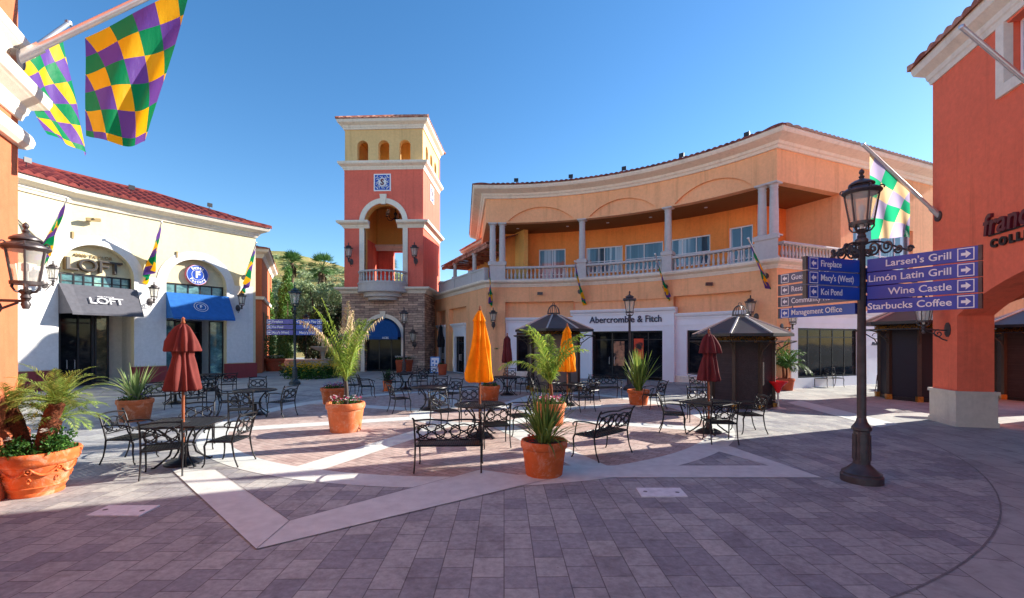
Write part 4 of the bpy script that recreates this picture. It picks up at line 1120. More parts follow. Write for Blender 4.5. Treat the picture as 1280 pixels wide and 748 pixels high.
# ------------------------------------------------------------------ kiosks
def make_kiosk(panel, lab, loc, rz, frieze=True, sc=1.0, oval=False):
    k = thing('kiosk', lab, 'kiosk', loc, rz, 'octagonal vendor kiosks', sc)
    oc = lambda r, a0=22.5: [(r*math.cos(R(a0+45*i)), r*math.sin(R(a0+45*i))) for i in range(8)]
    w = MB(); w.prism(oc(.96), .06, 2.2); w.build('body', panel, k)
    w = MB(); w.prism(oc(.99), 0, .1); w.build('base_band', M['darkframe'], k); w = MB(); w.prism(oc(1.0), 2.16, 2.3); w.build('top_band', M['darkframe'], k)
    for x, y in oc(.98):
        w = MB(); w.bar((x,y,0), (x,y,2.15), .1, .1, up=(x,y,0)); w.box(x*1.03-.07,x*1.03+.07,y*1.03-.07,y*1.03+.07,0,.16,1)
        d = Vector((x,y,0)).normalized(); p = Vector((x,y,0))
        w.tube([p+Vector((0,0,1.6)), p+d*.12+Vector((0,0,1.85)), p+d*.4+Vector((0,0,2.06)), p+d*.62+Vector((0,0,2.12))], .018, 5)
        w.tube([p+d*.08+Vector((0,0,1.95))+d*.1*math.cos(t*.7)+Vector((0,0,.1*math.sin(t*.7))) for t in range(9)], .012, 4)
        w.build('post', [M['kioskpost'], M['gold']], k)
    w = MB(); w.prism(oc(1.62), 2.12, 2.15); 
    w.build('canopy', M['darkframe'], k)
    w = MB(); P = [oc(r) for r in (1.52, .28)]
    w.add([(x,y,2.36) for x,y in P[0]] + [(x,y,2.92) for x,y in P[1]] + [(x,y,2.3) for x,y in P[0]] + [(0,0,3.0)], [(i,(i+1)%8,8+(i+1)%8,8+i) for i in range(8)] + [(16+i,16+(i+1)%8,(i+1)%8,i) for i in range(8)] + [(8+i,8+(i+1)%8,24) for i in range(8)] + [tuple(range(23,15,-1))])
    ro = w.build('roof', M['zinc'], k)
    w = MB()
    for i in range(8):
        a, b = P[0][i], P[1][i]; w.bar((a[0],a[1],2.375),(b[0],b[1],2.935), .05, .04)
        a2 = P[0][(i+1)%8]; w.bar((a[0],a[1],2.33),(a2[0],a2[1],2.33), .05, .09, 1)
    w.build('roof_seam', [M['seam'], M['darkframe']], ro)
    w = MB()                                 # gilded foliage frieze and hoop finial
    rr = random.Random(3)
    o8 = oc(1.06)
    for i in range(8):
        a, b = Vector(o8[i]+(2.2,)), Vector(o8[(i+1)%8]+(2.2,))
        for j in range(16):
            p = a.lerp(b, (j+.5)/16) + Vector((0,0,rr.uniform(-.05,.05))); t = rr.uniform(0, 2)
            w.tube([p + Vector((.04*math.cos(t+q*1.2), .02, .05*math.sin(t+q*1.2))) for q in range(5)], .014, 4)
    w.build('frieze', M['gold'], k)
    w = MB()
    for i in range(4):
        a = PI*i/4; w.tube([(.24*math.cos(a)*math.cos(t), .24*math.sin(a)*math.cos(t), 2.97+.36*math.sin(t)) for t in [PI*j/12 for j in range(13)]], .014, 5)
    w.tube([(.24*math.cos(2*PI*j/20), .24*math.sin(2*PI*j/20), 3.0) for j in range(20)], .016, 5, closed=True)
    w.tube([(.05*math.cos(2*PI*j/10), .0, 3.36+.05*math.sin(2*PI*j/10)) for j in range(10)], .012, 5, closed=True)
    w.build('wire_finial', M['zinc'], k)
    if oval:
        w = MB(); w.lathe([(0,-.03),(.5,-.03),(.5,.03),(0,.03)], 28, (0,0,0)); w.v = [(x, z-1.2, 3.1 + y*.28) for x, y, z in w.v]; w.build('oval_sign', M['letter'], k)
    return k
K1 = gp(925, 507); make_kiosk(M['kiosk'], 'octagonal kiosk with brown woven panels behind the maroon umbrella table', K1, R(-14))
K2 = gp(692, 488); make_kiosk(M['kioskgrey'], 'octagonal grey panelled kiosk half hidden behind a potted palm', K2, R(8), sc=1.12)
K3 = gp(1150, 499); make_kiosk(M['kioskgrey'] if False else M['kiosknavy'], 'octagonal navy panelled kiosk beside the red arcade pillar', K3, R(-20), sc=1.2)
K4 = Vector((19.2, 16.6, 0)); make_kiosk(M['kiosk'], 'dark octagonal kiosk topped by a white oval board, seen through the arch', K4, R(-30), sc=1.15, oval=True)
# ------------------------------------------------------------------ lanterns and lamp posts
def spiral(c, r, turns, a0, ax, az, n=26, r1=.12):
    return [Vector(c) + Vector(ax)*(r*(1-(1-r1)*i/n))*math.cos(a0+turns*2*PI*i/n) + Vector(az)*(r*(1-(1-r1)*i/n))*math.sin(a0+turns*2*PI*i/n) for i in range(n+1)]
def lantern(parent, z0, metal, s=1.0, loc=(0,0,0)):
    w = MB(); L = lambda prof, n=16: w.lathe([(r*s, z0+z*s) for r, z in prof], n, loc)
    P = lambda r, a, z: (loc[0]+r*s*math.cos(a), loc[1]+r*s*math.sin(a), z0+z*s)
    L([(.03,-.02),(.07,0),(.05,.05),(.09,.1),(.06,.13)])
    for k in range(6):
        a = 2*PI*k/6+.3
        w.tube([P(.05,a,.08),P(.13,a,.1),P(.17,a,.16),P(.165,a,.24)], .014*s, 5)
        w.tube([P(.165,a,.22),P(.245,a,.74)], .014*s, 5)
        w.tube([P(.27+.035*math.cos(t), a, .78+.035*math.sin(t)+.02) for t in [PI*1.6*j/8 - .6 for j in range(9)]], .012*s, 5)
    w.lathe([(.15*s,z0+.21*s),(.18*s,z0+.2*s),(.185*s,z0+.25*s),(.15*s,z0+.25*s)], 18, loc)
    L([(.15,.73),(.25,.72),(.29,.76),(.285,.785),(.24,.82),(.17,.845),(.155,.87),(.19,.885),(.185,.91),(.13,.95),(.06,.98),(.03,1.0)], 18)
    L([(.03,1.0),(.045,1.03),(.02,1.06),(.042,1.1),(.03,1.14),(0,1.17)], 10)
    o = w.build('lantern', metal, parent, smooth=35)
    w = MB(); w.lathe([(.152*s,z0+.23*s),(.235*s,z0+.74*s)], 18, loc); w.build('lantern_glass', M['lampglass'], o, smooth=60)
    w = MB(); w.lathe([(.03*s,z0+.12*s),(.03*s,z0+.4*s),(.05*s,z0+.42*s),(.05*s,z0+.52*s),(0,z0+.56*s)], 10, loc); w.build('bulb', M['letter'], o, smooth=60)
    return o
def lamp_post(lab, loc, h=4.6, metal=None, s=1.0, name='street_lamp'):
    metal = metal or M['bronze']
    t = thing(name, lab, 'street lamp', loc, 0, 'plaza lamp posts')
    w = MB(); w.lathe([(.27,0),(.27,.1),(.25,.12),(.255,.145),(.2,.18),(.14,.24),(.11,.27)], 28); w.build('foot', metal, t, smooth=35)
    w = MB(); w.lathe([(.11,.27),(.105,.76),(.13,.78),(.13,.82),(.1,.86),(.075,.9),(.06,.96)], 12)
    for k in range(6):
        a = 2*PI*k/6; c, q = math.cos(a), math.sin(a)
        w.bar((.107*c,.107*q,.33),(.104*c,.104*q,.71), .06, .018, up=(c,q,0))
    w.build('plinth', metal, t, smooth=30)
    zt = h - 1.17*s
    w = MB(); w.lathe([(.06,.96),(.058,1.4),(.048,zt-.12),(.08,zt-.1),(.085,zt-.05),(.06,zt-.02),(.05,zt)], 14, wob=lambda r, z, a: r*(1+.05*math.cos(7*a*2)) if .97 < z < zt-.15 else r); w.build('pole', metal, t, smooth=60)
    lantern(t, zt, metal, s)
    return t
def sign_board(post, z, d, L, h, text, face, pole_r=.08, arrow=1, tsize=.12, align='LEFT', tx=None, two=True, thick=.05, arrow_out=True, normal=None, rev=False):
    """board that leaves the pole along plan direction d; the lettering faces `normal`"""
    d = Vector((d[0], d[1], 0)).normalized(); n = Vector((d.y, -d.x, 0))
    if normal is not None and n.dot(Vector(normal)) < 0: n = -n
    right = Vector((0,0,1)).cross(n); sgn = 1 if right.dot(d) > 0 else -1
    a = d*pole_r; b = d*(pole_r+L)
    w = MB(); Z = Vector((0,0,1)); q = [a-n*thick/2, b-n*thick/2, b+n*thick/2, a+n*thick/2]
    w.add([p+Z*(z-h/2) for p in q]+[p+Z*(z+h/2) for p in q], [(3,2,1,0),(4,5,6,7),(0,1,5,4),(1,2,6,5),(2,3,7,6),(3,0,4,7)])
    w.bar(b+Z*(z-h/2-.003), b+Z*(z+h/2+.003), thick+.01, .035, 1, up=d)
    o = w.build('sign_board', [face, M['bronze']], post)
    w = MB(); f = n*(thick/2+.002); hs = h*.44
    end = d*(pole_r+L-.05-hs)
    def sq(c, r, lift, m=0): w.add([c+right*x*r+Z*y*r+n*lift for x, y in ((-1,-1),(1,-1),(1,1),(-1,1))], [(0,1,2,3)], m)
    c = end + Z*z + f
    sq(c, hs, .001); sq(c, hs*.86, .002, 1)
    ar = [(-.55,.22),(.0,.22),(.0,.6),(.62,0),(.0,-.6),(.0,-.22),(-.55,-.22)]
    w.add([c + d*x*hs + Z*y*hs + n*.003 for x, y in ar], [tuple(range(7))])
    edge = pole_r + L - .05 - 2*hs - .05
    if text:
        if sgn > 0: put_text(w, text, d*edge + Z*z + f, right, Z, n, size=tsize, depth=.004, align='RIGHT', fat=tsize*.012)
        else: put_text(w, text, d*edge + Z*z + f, right, Z, n, size=tsize, depth=.004, align='LEFT', fat=tsize*.008, xs=.88)
    w.build('sign_lettering', [M['letter'], face], o)
    return o
def scrollwork(post, z, d, flip=1, m=None):
    d = Vector((d[0], d[1], 0)).normalized()*.62; Z = Vector((0,0,1))*.85; w = MB(); r = .015
    w.tube([d*(.06+.9*i/14) + Z*(z/.85+.03+.3*math.sin(PI*min(1,.25+.75*i/14))*(1-.75*i/14)) for i in range(15)], r, 6)
    w.tube(spiral(d*.24+Z*(z/.85+.16), .14, 1.6, PI, d, Z), r, 6)
    w.tube(spiral(d*.24+Z*(z/.85+.13), .1, -1.4, 0, d, Z), r*.9, 6)
    w.tube(spiral(d*.5+Z*(z/.85+.16), .13, 1.7, PI*.9, d, Z), r, 6)
    w.tube(spiral(d*.72+Z*(z/.85+.09), .08, 1.5, PI, d, Z), r, 6)
    w.tube(spiral(d*.93+Z*(z/.85+.06), .06, 1.5, 0, d, Z), r, 6)
    w.tube(spiral(d*.13+Z*(z/.85+.1), .08, -1.5, 0, d, Z), r, 6)
    w.build('scrollwork', m or M['bronze'], post, smooth=60)
l1 = lamp_post('tall lamp post in front carrying crossed blue direction boards', gp(1077,602), 4.72, s=.88, name='signpost_lamp')
dR, dL, dB, dK = (.62,-.98), (-1.08,-.35), (-.42,1.3), (1.08,.35)
for i, (tR, tL, tB) in enumerate((("Larsen's Grill", 'Fireplace', 'Guest Services'), ('Limón Latin Grill', "Macy's (West)", 'Restrooms'), ('Wine Castle', 'Koi Pond', 'Community Room'), ('Starbucks Coffee', None, 'Management Office'))):
    z = 3.24 - .205*i
    sign_board(l1, z, dR, 1.2, .185, tR, M['signblue'], tsize=.135, normal=(0,-1,0))
    if tL: sign_board(l1, z-.005, dL, 1.05, .185, tL, M['signblue'], tsize=.13, normal=(0,-1,0))
    sign_board(l1, z-.01, dB, 1.34, .17, tB, M['signblue'] if i == 3 else M['signgrey'], tsize=.13, normal=(0,-1,0))
    if i < 3: sign_board(l1, z-.105, dK, 1.1, .17, None, M['signblue'], normal=(0,1,0))
scrollwork(l1, 3.36, dR); scrollwork(l1, 3.36, dL); scrollwork(l1, 3.36, dB)
l2 = lamp_post('slim lamp post standing before the large white shop lettering', gp(787,488), 4.35)
p3_ = gp(368.5,481)
l3 = lamp_post('grey green lamp post with violet direction boards left of the tower', p3_, 4.95, M['greenpost'], name='signpost_lamp')
for i, (a, b) in enumerate((('Fireplace', "Children's Play"), ('Koi Pond', 'Koi Pond'), ("Macy's (West)", "Macy's (East)"))):
    z = 3.12 - .27*i
    sign_board(l3, z, (-1,.06), 1.36, .23, a, M['signpurple'], tsize=.17, normal=(0,-1,0)); sign_board(l3, z-.01, (1,-.1), 1.36, .23, b, M['signblue'], tsize=.17, normal=(0,-1,0))
l4 = lamp_post('distant lamp post in front of the ledgestone tower arch', gp(505,469), 4.35)
l5 = lamp_post('dark lamp post among the shrubs left of the tower', gp(382.5,459.5), 4.6, M['iron'])

def wall_lantern():
    t = thing('wall_lantern', 'x', 'wall lantern')
    w = MB(); w.lathe([(.12,-.02),(.12,.02),(.06,.04)], 10); w.v = [(x, -z, y*1.6) for x, y, z in w.v]
    w.tube([(0,-.02,-.02),(0,-.3,.0),(0,-.52,.0)], .02, 6); w.tube(spiral((0,-.2,-.1), .11, 1.4, PI*.5, (0,1,0), (0,0,1)), .014, 6)
    w.tube([(0,-.02,-.28),(0,-.12,-.24),(0,-.3,-.1),(0,-.45,-.02)], .016, 6); w.lathe([(.03,-.1),(.05,-.04),(.03,0),(.05,.03)], 10, (0,-.52,0))
    w.build('bracket', M['bronze'], t, smooth=50)
    lantern(t, .04, M['bronze'], .82, (0,-.52,0)); return t
WL = Stock(wall_lantern)
def put_lantern(q, n, lab, sc=1.0, grp='wall lanterns on scroll brackets'): WL.put(q, math.atan2(n.x, -n.y), lab, 'wall lantern', grp, sc)
nN = Vector((.89,.45,0)).normalized()
put_lantern(Vector((-6.61,5.53,2.62)), nN, 'large bronze wall lantern on the sunlit peach corner wall')
for px, z, lab in ((55, 4.6, 'bronze wall lantern left of the grey awning, behind the large lantern'), (187, 4.15, 'bronze wall lantern between the grey and blue awnings'), (297, 4.1, 'dark wall lantern on the white pier right of the blue awning')):
    s_ = Lp(px); put_lantern(LP.at(s_, .03, z), LP.normal(s_), lab)
for x, lab in ((-2.35, 'bell shaped wall lantern on red tower wall, left of belvedere arch'), (2.35, 'bell shaped wall lantern on red tower wall, right of belvedere arch')):
    q = tw.matrix_basis @ Vector((x, 0, 7.9)); put_lantern(q, Vector((math.sin(TH), -math.cos(TH), 0))*1.0, lab, 1.25)
q = tw.matrix_basis @ Vector((2.3, -.13, 1.95)); put_lantern(q, Vector((0,-1,0)), 'dark wall lantern on ledgestone beside the tower doorway', 1.2)
for px, z, lab in ((617, 3.15, 'wall lantern on the orange pier behind the small palm'), (945, 3.25, 'wall lantern on the orange wall above the woven kiosk roof'), (976, 2.75, 'wall lantern low on the orange corner right of the woven kiosk')):
    s_ = G(px) if px < 970 else sG2+.3; put_lantern(GF.at(s_, 0, z), GF.normal(s_), lab)
s_ = FPx(1185); put_lantern(FP.at(s_, 0, 2.42), FP.normal(s_), 'wall lantern on the red arcade pillar, its arm over a kiosk roof')

# ------------------------------------------------------------------ flags
def flag(lab, base, n, out, up, t0, t1, zdrop, wind=(0,0), pr=.035, gap=.05, taper=1.0, level=None, mat_=None, folds=3.0, amp=.05, pole_ext=0.06, swap=False, seed=0, cloth=True, bend=0):
    base = Vector(base); n = Vector((n[0], n[1], 0)).normalized(); lat = Vector((-n.y, n.x, 0)); d = n*out + Vector((0,0,up))
    f = thing('wall_flag', lab, 'flag', base, 0, 'harlequin wall flags')
    w = MB(); w.tube([n*.0, d*.12], pr*1.45, 10); w.tube([d*.1, d*(1+pole_ext)], pr, 10); w.lathe([(0,-.05),(.05,-.03),(.055,0),(.05,.03),(0,.05)], 10, d*(1+pole_ext))
    w.build('pole', M['alu'], f, smooth=50)
    w = MB(); w.tube([n*-.01, n*.05], .14, 12); w.build('bracket', M['bronze'], f, smooth=40)
    if not cloth: return f
    nu, nv = 26, 22; P = []; UV = []
    for j in range(nv+1):
        v = j/nv; row = []; uvr = []
        for i in range(nu+1):
            u = i/nu; t = t0 + (t1-t0)*u
            top = d*t - Vector((0,0,gap))
            tb = t0 + (t1-t0)*u*taper
            zb = (level - base.z) if level is not None else (d.z*tb - zdrop)
            zb += bend*u*(1-u)
            hor = (n*out)*(t*(1-v)+tb*v)
            z = top.z*(1-v) + zb*v
            wv = amp*(.15+v)*(math.sin(folds*2*PI*u + 1.3*v + seed) + .5*math.sin(folds*3.7*u + 4*v + seed*2)) + .25*amp*math.sin(7*v+5*u+seed)
            p = hor + Vector((0,0,z)) + lat*wv + Vector((wind[0], wind[1], 0))*(v**1.3)
            row.append(p); uvr.append((u, v))
        P.append(row); UV.append(uvr)
    w.grid(P, uv=UV) if False else None
    c = MB(); c.grid(P, uv=UV); c.build('cloth', mat_ or M['flagsmall'], f, smooth=180)
    return f
nr = Vector((-.967,.254,0))
flag('large harlequin flag of purple, gold and green at upper left', (-6.98,6.42,6.09), (.89,.45), 2.15, 2.02, .34, .95, 0, (.0,.0), .05, .16, .56, 5.18, M['flag'], 1.4, .07, seed=.6, bend=-.25)
flag('narrower sunlit harlequin flag hanging behind the big one at left', (-7.28,6.53,6.0), (-.18,1.0), 1.12, 1.4, .2, .95, 0, (.42,.05), .035, .1, 1.0, 5.2, M['flag'], 1.6, .05, seed=2)
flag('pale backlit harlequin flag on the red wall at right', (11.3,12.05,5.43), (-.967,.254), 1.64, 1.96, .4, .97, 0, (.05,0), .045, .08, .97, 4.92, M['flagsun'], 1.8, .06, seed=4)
flag('bare silver flagpole at upper right beside the wall window', (10.25,8.27,6.06), (-.967,.254), 1.62, 1.94, 0, 1, 0, pr=.045, cloth=False)
for (px, z, lab, wd), sd in zip(((54, 6.3, 'rolled harlequin flag left of the tan shop lettering', (-.3,-.1)), (187, 6.15, 'rolled harlequin flag between the two niches of the cream row', (-.2,-.1)), (306, 5.95, 'rolled harlequin flag on the right end pier of the cream row', (-.15,-.1))), (1, 2, 3)):
    s_ = Lp(px); flag(lab, LP.at(s_, 0, z), LP.normal(s_), 1.35, 1.75, .12, .98, 1.35, wd, .028, .03, .45, None, None, 2.0, .15, seed=sd)
for (px, z, lab), sd in zip(((613, 5.0, 'furled harlequin flag at the left pier of the orange building'), (725, 5.05, 'furled harlequin flag above the left edge of the white shop sign'), (832, 5.05, 'furled harlequin flag above the right edge of the white shop sign'), (957, 5.1, 'harlequin flag blown aside below the paired corner columns')), (1, 4, 2, 6)):
    s_ = G(px); nn = GF.normal(s_); flag(lab, GF.at(s_, 0, z), nn, 1.35, 1.45, .12, .98, 1.0, (.35 if px > 700 else .05, .1), .028, .03, .3, None, None, 2.2, .08, seed=sd)

# ------------------------------------------------------------------ parasols (all closed)
def parasol(lab, loc, h, z0, prof, cloth, pole, rz=0, tiers=True, base=True, seed=0, nf=8, rs=.78):
    t = thing('closed_parasol', lab, 'parasol', loc, rz, 'closed parasols')
    w = MB(); w.tube([(0,0,.04),(0,0,h)], .024, 10); w.build('pole', pole, t, smooth=60)
    if base: w = MB(); w.lathe([(.28,0),(.28,.03),(.2,.07),(.08,.1),(.04,.22),(.03,.24)], 20); w.build('base', M['iron'], t, smooth=40)
    w = MB(); w.lathe([(.02,h),(.035,h+.02),(.02,h+.06),(.03,h+.09),(0,h+.12)], 10); w.build('finial', M['wood'], t, smooth=60)
    rr = random.Random(seed)
    ph = [rr.uniform(-.3,.3) for _ in range(nf)]
    def wob(r, z, a):
        k = nf*a/(2*PI); i = int(k) % nf
        f = 1 + .24*math.cos(nf*a + ph[0] + .5*math.sin(2*a+seed)) + .65*mnoise.noise(Vector((1.3*math.cos(a)+seed*3.1, 1.3*math.sin(a), z*1.6))) + .22*mnoise.noise(Vector((4*math.cos(a)+seed, 4*math.sin(a), z*2)))
        return r*f
    w = MB(); w.lathe([(r*rs, z) for r, z in prof], 72, wob=wob)
    o = w.build('canopy', cloth, t, smooth=180); return t
def prof(h, z0, kind):
    L = h - z0
    if kind == 'cone': ks = [(1,.03),(.93,.085),(.86,.13),(.855,.135),(.85,.115),(.7,.15),(.5,.19),(.3,.225),(.12,.255),(.03,.27),(0,.25),(.02,.1)]
    elif kind == 'slim': ks = [(1,.03),(.94,.1),(.86,.17),(.85,.16),(.6,.17),(.35,.19),(.1,.21),(0,.2),(.03,.08)]
    else: ks = [(1,.04),(.95,.11),(.86,.17),(.74,.225),(.6,.26),(.585,.25),(.6,.16),(.52,.15),(.4,.19),(.2,.235),(.03,.26),(0,.24),(.03,.1)]
    return [(r, z0 + L*k) for k, r in ks]
U1 = gp(229,580); parasol('closed maroon parasol with pagoda cap over the front left table', U1, 2.42, 1.26, prof(2.42,1.26,'tier'), M['umbred'], M['wood'], seed=1)
U6 = gp(600,546); parasol('closed bright orange parasol in the middle of the plaza, the nearer one', U6, 2.80, 1.22, prof(2.8,1.22,'cone'), M['umborange'], M['wood'], seed=2, rs=.95)
U7 = gp(709,507); parasol('closed orange parasol half behind the potted palm, the farther one', U7, 2.62, 1.12, prof(2.62,1.12,'cone'), M['umborange'], M['wood'], seed=3, rs=.95)
U8 = gp(634,494); parasol('closed dark plum parasol by the left end of the white storefront', U8, 2.36, 1.28, prof(2.36,1.28,'slim'), M['umbplum'], M['wood'], seed=4)
U9 = gp(886,541); parasol('closed maroon parasol over the square table before the woven kiosk', U9, 2.3, 1.2, prof(2.3,1.2,'tier'), M['umbplum'], M['wood'], seed=5, rz=1)
parasol('closed black parasol standing right of the ledgestone tower', gp(551,466.5), 3.3, 1.75, prof(3.3,1.75,'cone'), M['umbblack'], M['iron'], seed=6)

# ------------------------------------------------------------------ tables
def lattice(w, inside, x0, x1, y0, y1, z, pitch=.055, bw=.024, th=.012):
    n = int((x1-x0+y1-y0)/pitch)
    for s in (1, -1):
        for i in range(-n, n+1):
            c = i*pitch*1.414; pts = []
            N = 40; run = []
            for k in range(N+1):
                x = x0 + (x1-x0)*k/N; y = s*x + c
                if inside(x, y): run.append((x, y))
                else:
                    if len(run) > 1: w.bar(run[0]+(z,), run[-1]+(z,), bw, th)
                    run = []
            if len(run) > 1: w.bar(run[0]+(z+.001*s,), run[-1]+(z+.001*s,), bw, th)
def make_table(square=False, r=.56):
    t = thing('patio_table', 'x', 'table')
    w = MB()
    if square:
        w2 = r*.95; c = .12
        out = [(w2,-w2+c),(w2,w2-c),(w2-c,w2),(-w2+c,w2),(-w2,w2-c),(-w2,-w2+c),(-w2+c,-w2),(w2-c,-w2)]
        ins = lambda x, y: abs(x) < w2-.02 and abs(y) < w2-.02 and abs(x)+abs(y) < 2*w2-c-.02
        w.tube([(x,y,.715) for x, y in out], .017, 8, closed=True); rr = w2
    else:
        ins = lambda x, y: x*x + y*y < (r-.015)**2; rr = r
        w.tube([(r*math.cos(2*PI*i/40), r*math.sin(2*PI*i/40), .715) for i in range(40)], .018, 8, closed=True)
        w.tube([(.62*r*math.cos(2*PI*i/40), .62*r*math.sin(2*PI*i/40), .716) for i in range(40)], .013, 6, closed=True)
    w.lathe([(.03,.708),(.11,.708),(.11,.726),(.03,.726)], 20)
    lattice(w, ins, -rr, rr, -rr, rr, .716, .06)
    w.build('tabletop', M['chairiron'], t, smooth=40)
    for k in range(4):
        a = PI/4 + k*PI/2; c, s = math.cos(a), math.sin(a); w = MB()
        w.tube([(q*c, q*s, z) for q, z in ((.44,.7),(.34,.62),(.2,.48),(.15,.34),(.2,.18),(.34,.07),(.42,.02),(.46,.03))], .017, 7)
        w.tube([(q*c, q*s, z) for q, z in ((.38,.66),(.44,.58),(.41,.52),(.36,.55))], .012, 6)
        w.build('leg', M['chairiron'], t, smooth=60)
    w = MB(); w.tube([(.17*math.cos(2*PI*i/24), .17*math.sin(2*PI*i/24), .34) for i in range(24)], .014, 6, closed=True); w.lathe([(.26,.0),(.25,.05),(.17,.09),(.06,.11),(.045,.2),(.04,.33)], 20); w.build('pedestal', M['chairiron'], t, smooth=40)
    return t
SQ = Stock(lambda: make_table(True)); RD = Stock(lambda: make_table(False))
tgrp = 'black lattice patio tables'
SQ.put(U1, R(12), 'square black lattice table under the front maroon parasol', 'table', tgrp)
SQ.put(U9, R(38), 'square black lattice table under the parasol near the woven kiosk', 'table', tgrp)
RD.put(U6, 0, 'round black lattice table under the nearer orange parasol', 'table', tgrp)
RD.put(U7, .2, 'round black lattice table under the farther orange parasol', 'table', tgrp)
RD.put(U8, .3, 'round black lattice table under the plum parasol', 'table', tgrp)
T2 = gp(319,519); RD.put(T2, .4, 'round black table between the maroon parasol and dry tipped palm', 'table', tgrp)
T4 = gp(537,513); RD.put(T4, .1, 'round sunlit black table before the tower, without a parasol', 'table', tgrp)
T5 = gp(507,487); RD.put(T5, .1, 'round dark table nearest the tower doorway lamp post', 'table', tgrp)
T3 = gp(219,505); RD.put(T3, .7, 'round black table hidden behind the front maroon parasol', 'table', tgrp)
T10 = gp(265,489); RD.put(T10, .7, 'round shaded table in front of the blue awning door', 'table', tgrp)

# ------------------------------------------------------------------ chairs and benches
def back_pattern(w, W, z0, z1, y0, y1, cells=1, r=.011):
    cw = W/cells
    def P(x, z): return (x, y0 + (y1-y0)*(z-z0)/(z1-z0), z)
    H = z1 - z0; zc = (z0+z1)/2 - .02
    for c in range(cells):
        cx = -W/2 + cw*(c+.5); hw = cw/2
        for s in (1, -1):
            w.tube([P(cx + s*hw*math.cos(PI*i/16)*(1), z1-.02 - (H*.88)*(i/16) - 0) if False else P(cx - s*hw*math.cos(PI*i/16), zc + .43*H*math.sin(-s*0 + (PI*i/16 - PI/2))) for i in range(17)], r, 6)
            w.tube([P(cx + s*hw*.52 + .3*hw*math.cos(2*PI*i/18), zc + .36*H*math.sin(2*PI*i/18)) for i in range(18)], r, 6, closed=True)
            w.tube([P(cx - hw*.95 + 2*hw*.95*i/14, zc + s*.40*H*math.sin(PI*i/14)*1.0) for i in range(15)], r, 6)
        w.tube([P(cx, z0), P(cx, zc-.3*H)], r, 6)
def make_seat_unit(W, name, cat, cells, legs_mid=False):
    t = thing(name, 'x', cat)
    w = MB(); hw = W/2
    ins = lambda x, y: abs(x) < hw-.01 and abs(y) < .215
    w.tube([(hw-.03,.23,.425),(hw,.2,.43),(hw,-.2,.43),(hw-.03,-.23,.43),(-hw+.03,-.23,.43),(-hw,-.2,.43),(-hw,.2,.43),(-hw+.03,.23,.425)], .014, 7, closed=True)
    lattice(w, ins, -hw, hw, -.22, .22, .43, .05, .026, .01); w.build('seat', M['chairiron'], t, smooth=40)
    w = MB()
    for s in (-1, 1):
        w.tube([(s*hw,-.21,.42),(s*hw,-.25,.6),(s*hw,-.31,.8),(s*hw*1.0,-.35,.88),(s*(hw+.015),-.375,.9)], .015, 7)
    w.tube([(-hw+2*hw*i/14, -.335-.02*math.sin(PI*i/14), .855 + (.02*abs(math.sin(PI*cells*i/14)))) for i in range(15)], .015, 7)
    w.tube([(-hw,-.242,.53),(hw,-.242,.53)], .01, 6)
    back_pattern(w, W-.03, .53, .85, -.245, -.335, cells); w.build('backrest', M['chairiron'], t, smooth=60)
    for s in (-1, 1):
        w = MB(); w.tube([(s*hw,-.285,.67),(s*(hw+.025),-.1,.69),(s*(hw+.03),.1,.685),(s*(hw+.02),.2,.66),(s*(hw+.01),.25,.62),(s*(hw+.01),.235,.585)], .013, 7)
        w.tube([(s*(hw+.025),.14,.68),(s*(hw+.02),.17,.58),(s*hw,.2,.5),(s*hw,.21,.43)], .012, 6); w.build('armrest', M['chairiron'], t, smooth=60)
        w = MB(); w.tube([(s*hw,.21,.43),(s*(hw+.005),.245,.36),(s*hw,.235,.2),(s*hw,.25,.06),(s*(hw+.01),.28,.012)], [.018,.017,.013,.012,.014], 7); w.build('leg', M['chairiron'], t, smooth=60)
        w = MB(); w.tube([(s*hw,-.215,.43),(s*hw,-.23,.3),(s*hw,-.26,.15),(s*(hw+.005),-.32,.012)], [.016,.014,.012,.014], 7); w.build('leg', M['chairiron'], t, smooth=60)
    return t
CH = Stock(lambda: make_seat_unit(.52, 'patio_chair', 'chair', 1)); BN = Stock(lambda: make_seat_unit(1.06, 'patio_bench', 'bench', 2))
def face(p, target): d = Vector(target) - Vector(p); return math.atan2(-d.x, d.y)
cg = 'black scrollwork patio chairs'
def chair(px, py, target, lab, turn=0):
    p = gp(px, py); rz = face(p, target) if not isinstance(target, (int, float)) else R(target)
    CH.put(p, rz + R(turn), lab, 'chair', cg)
chair(164, 577, U1, 'chair left of the front maroon parasol table, facing right', 10)
chair(205, 593, U1, 'chair nearest the camera at the front maroon parasol table, back turned', 18)
chair(286, 580, U1, 'chair right of the front maroon parasol table, facing left')
chair(247, 561, U1, 'chair on the far side of the front maroon parasol table', 5)
chair(287, 521, T2, 'chair left of the round table between maroon parasol and dry tipped palm')
chair(352, 521, T2, 'chair right of the round table between maroon parasol and dry tipped palm')
chair(322, 504, T2, 'chair behind the round table between maroon parasol and dry tipped palm')
chair(301, 533, T2, 'chair in front of the round table between maroon parasol and dry tipped palm', 10)
chair(198, 512, T3, 'chair just left behind the front maroon parasol, beside spiky planter')
chair(243, 515, T3, 'glinting chair just right of the front maroon parasol pole')
chair(228, 497, T3, 'shaded chair behind the front maroon parasol canopy')
chair(259, 500, T10, 'shaded chair with its side to us right of the maroon parasol')
chair(284, 494, T10, 'shaded chair closest to the blue awning door, right side')
chair(500, 516, T4, 'chair left of the sunlit table before the tower')
chair(563, 508, T4, 'glinting chair right of the sunlit table before the tower')
chair(549, 502, T4, 'chair behind the sunlit table before the tower')
chair(441, 495, -100, 'left one of two shaded chairs left of the green potted agave')
chair(458, 497, -60, 'right one of two shaded chairs left of the green potted agave')
chair(491, 490, T5, 'chair at the dark table right of the potted agave')
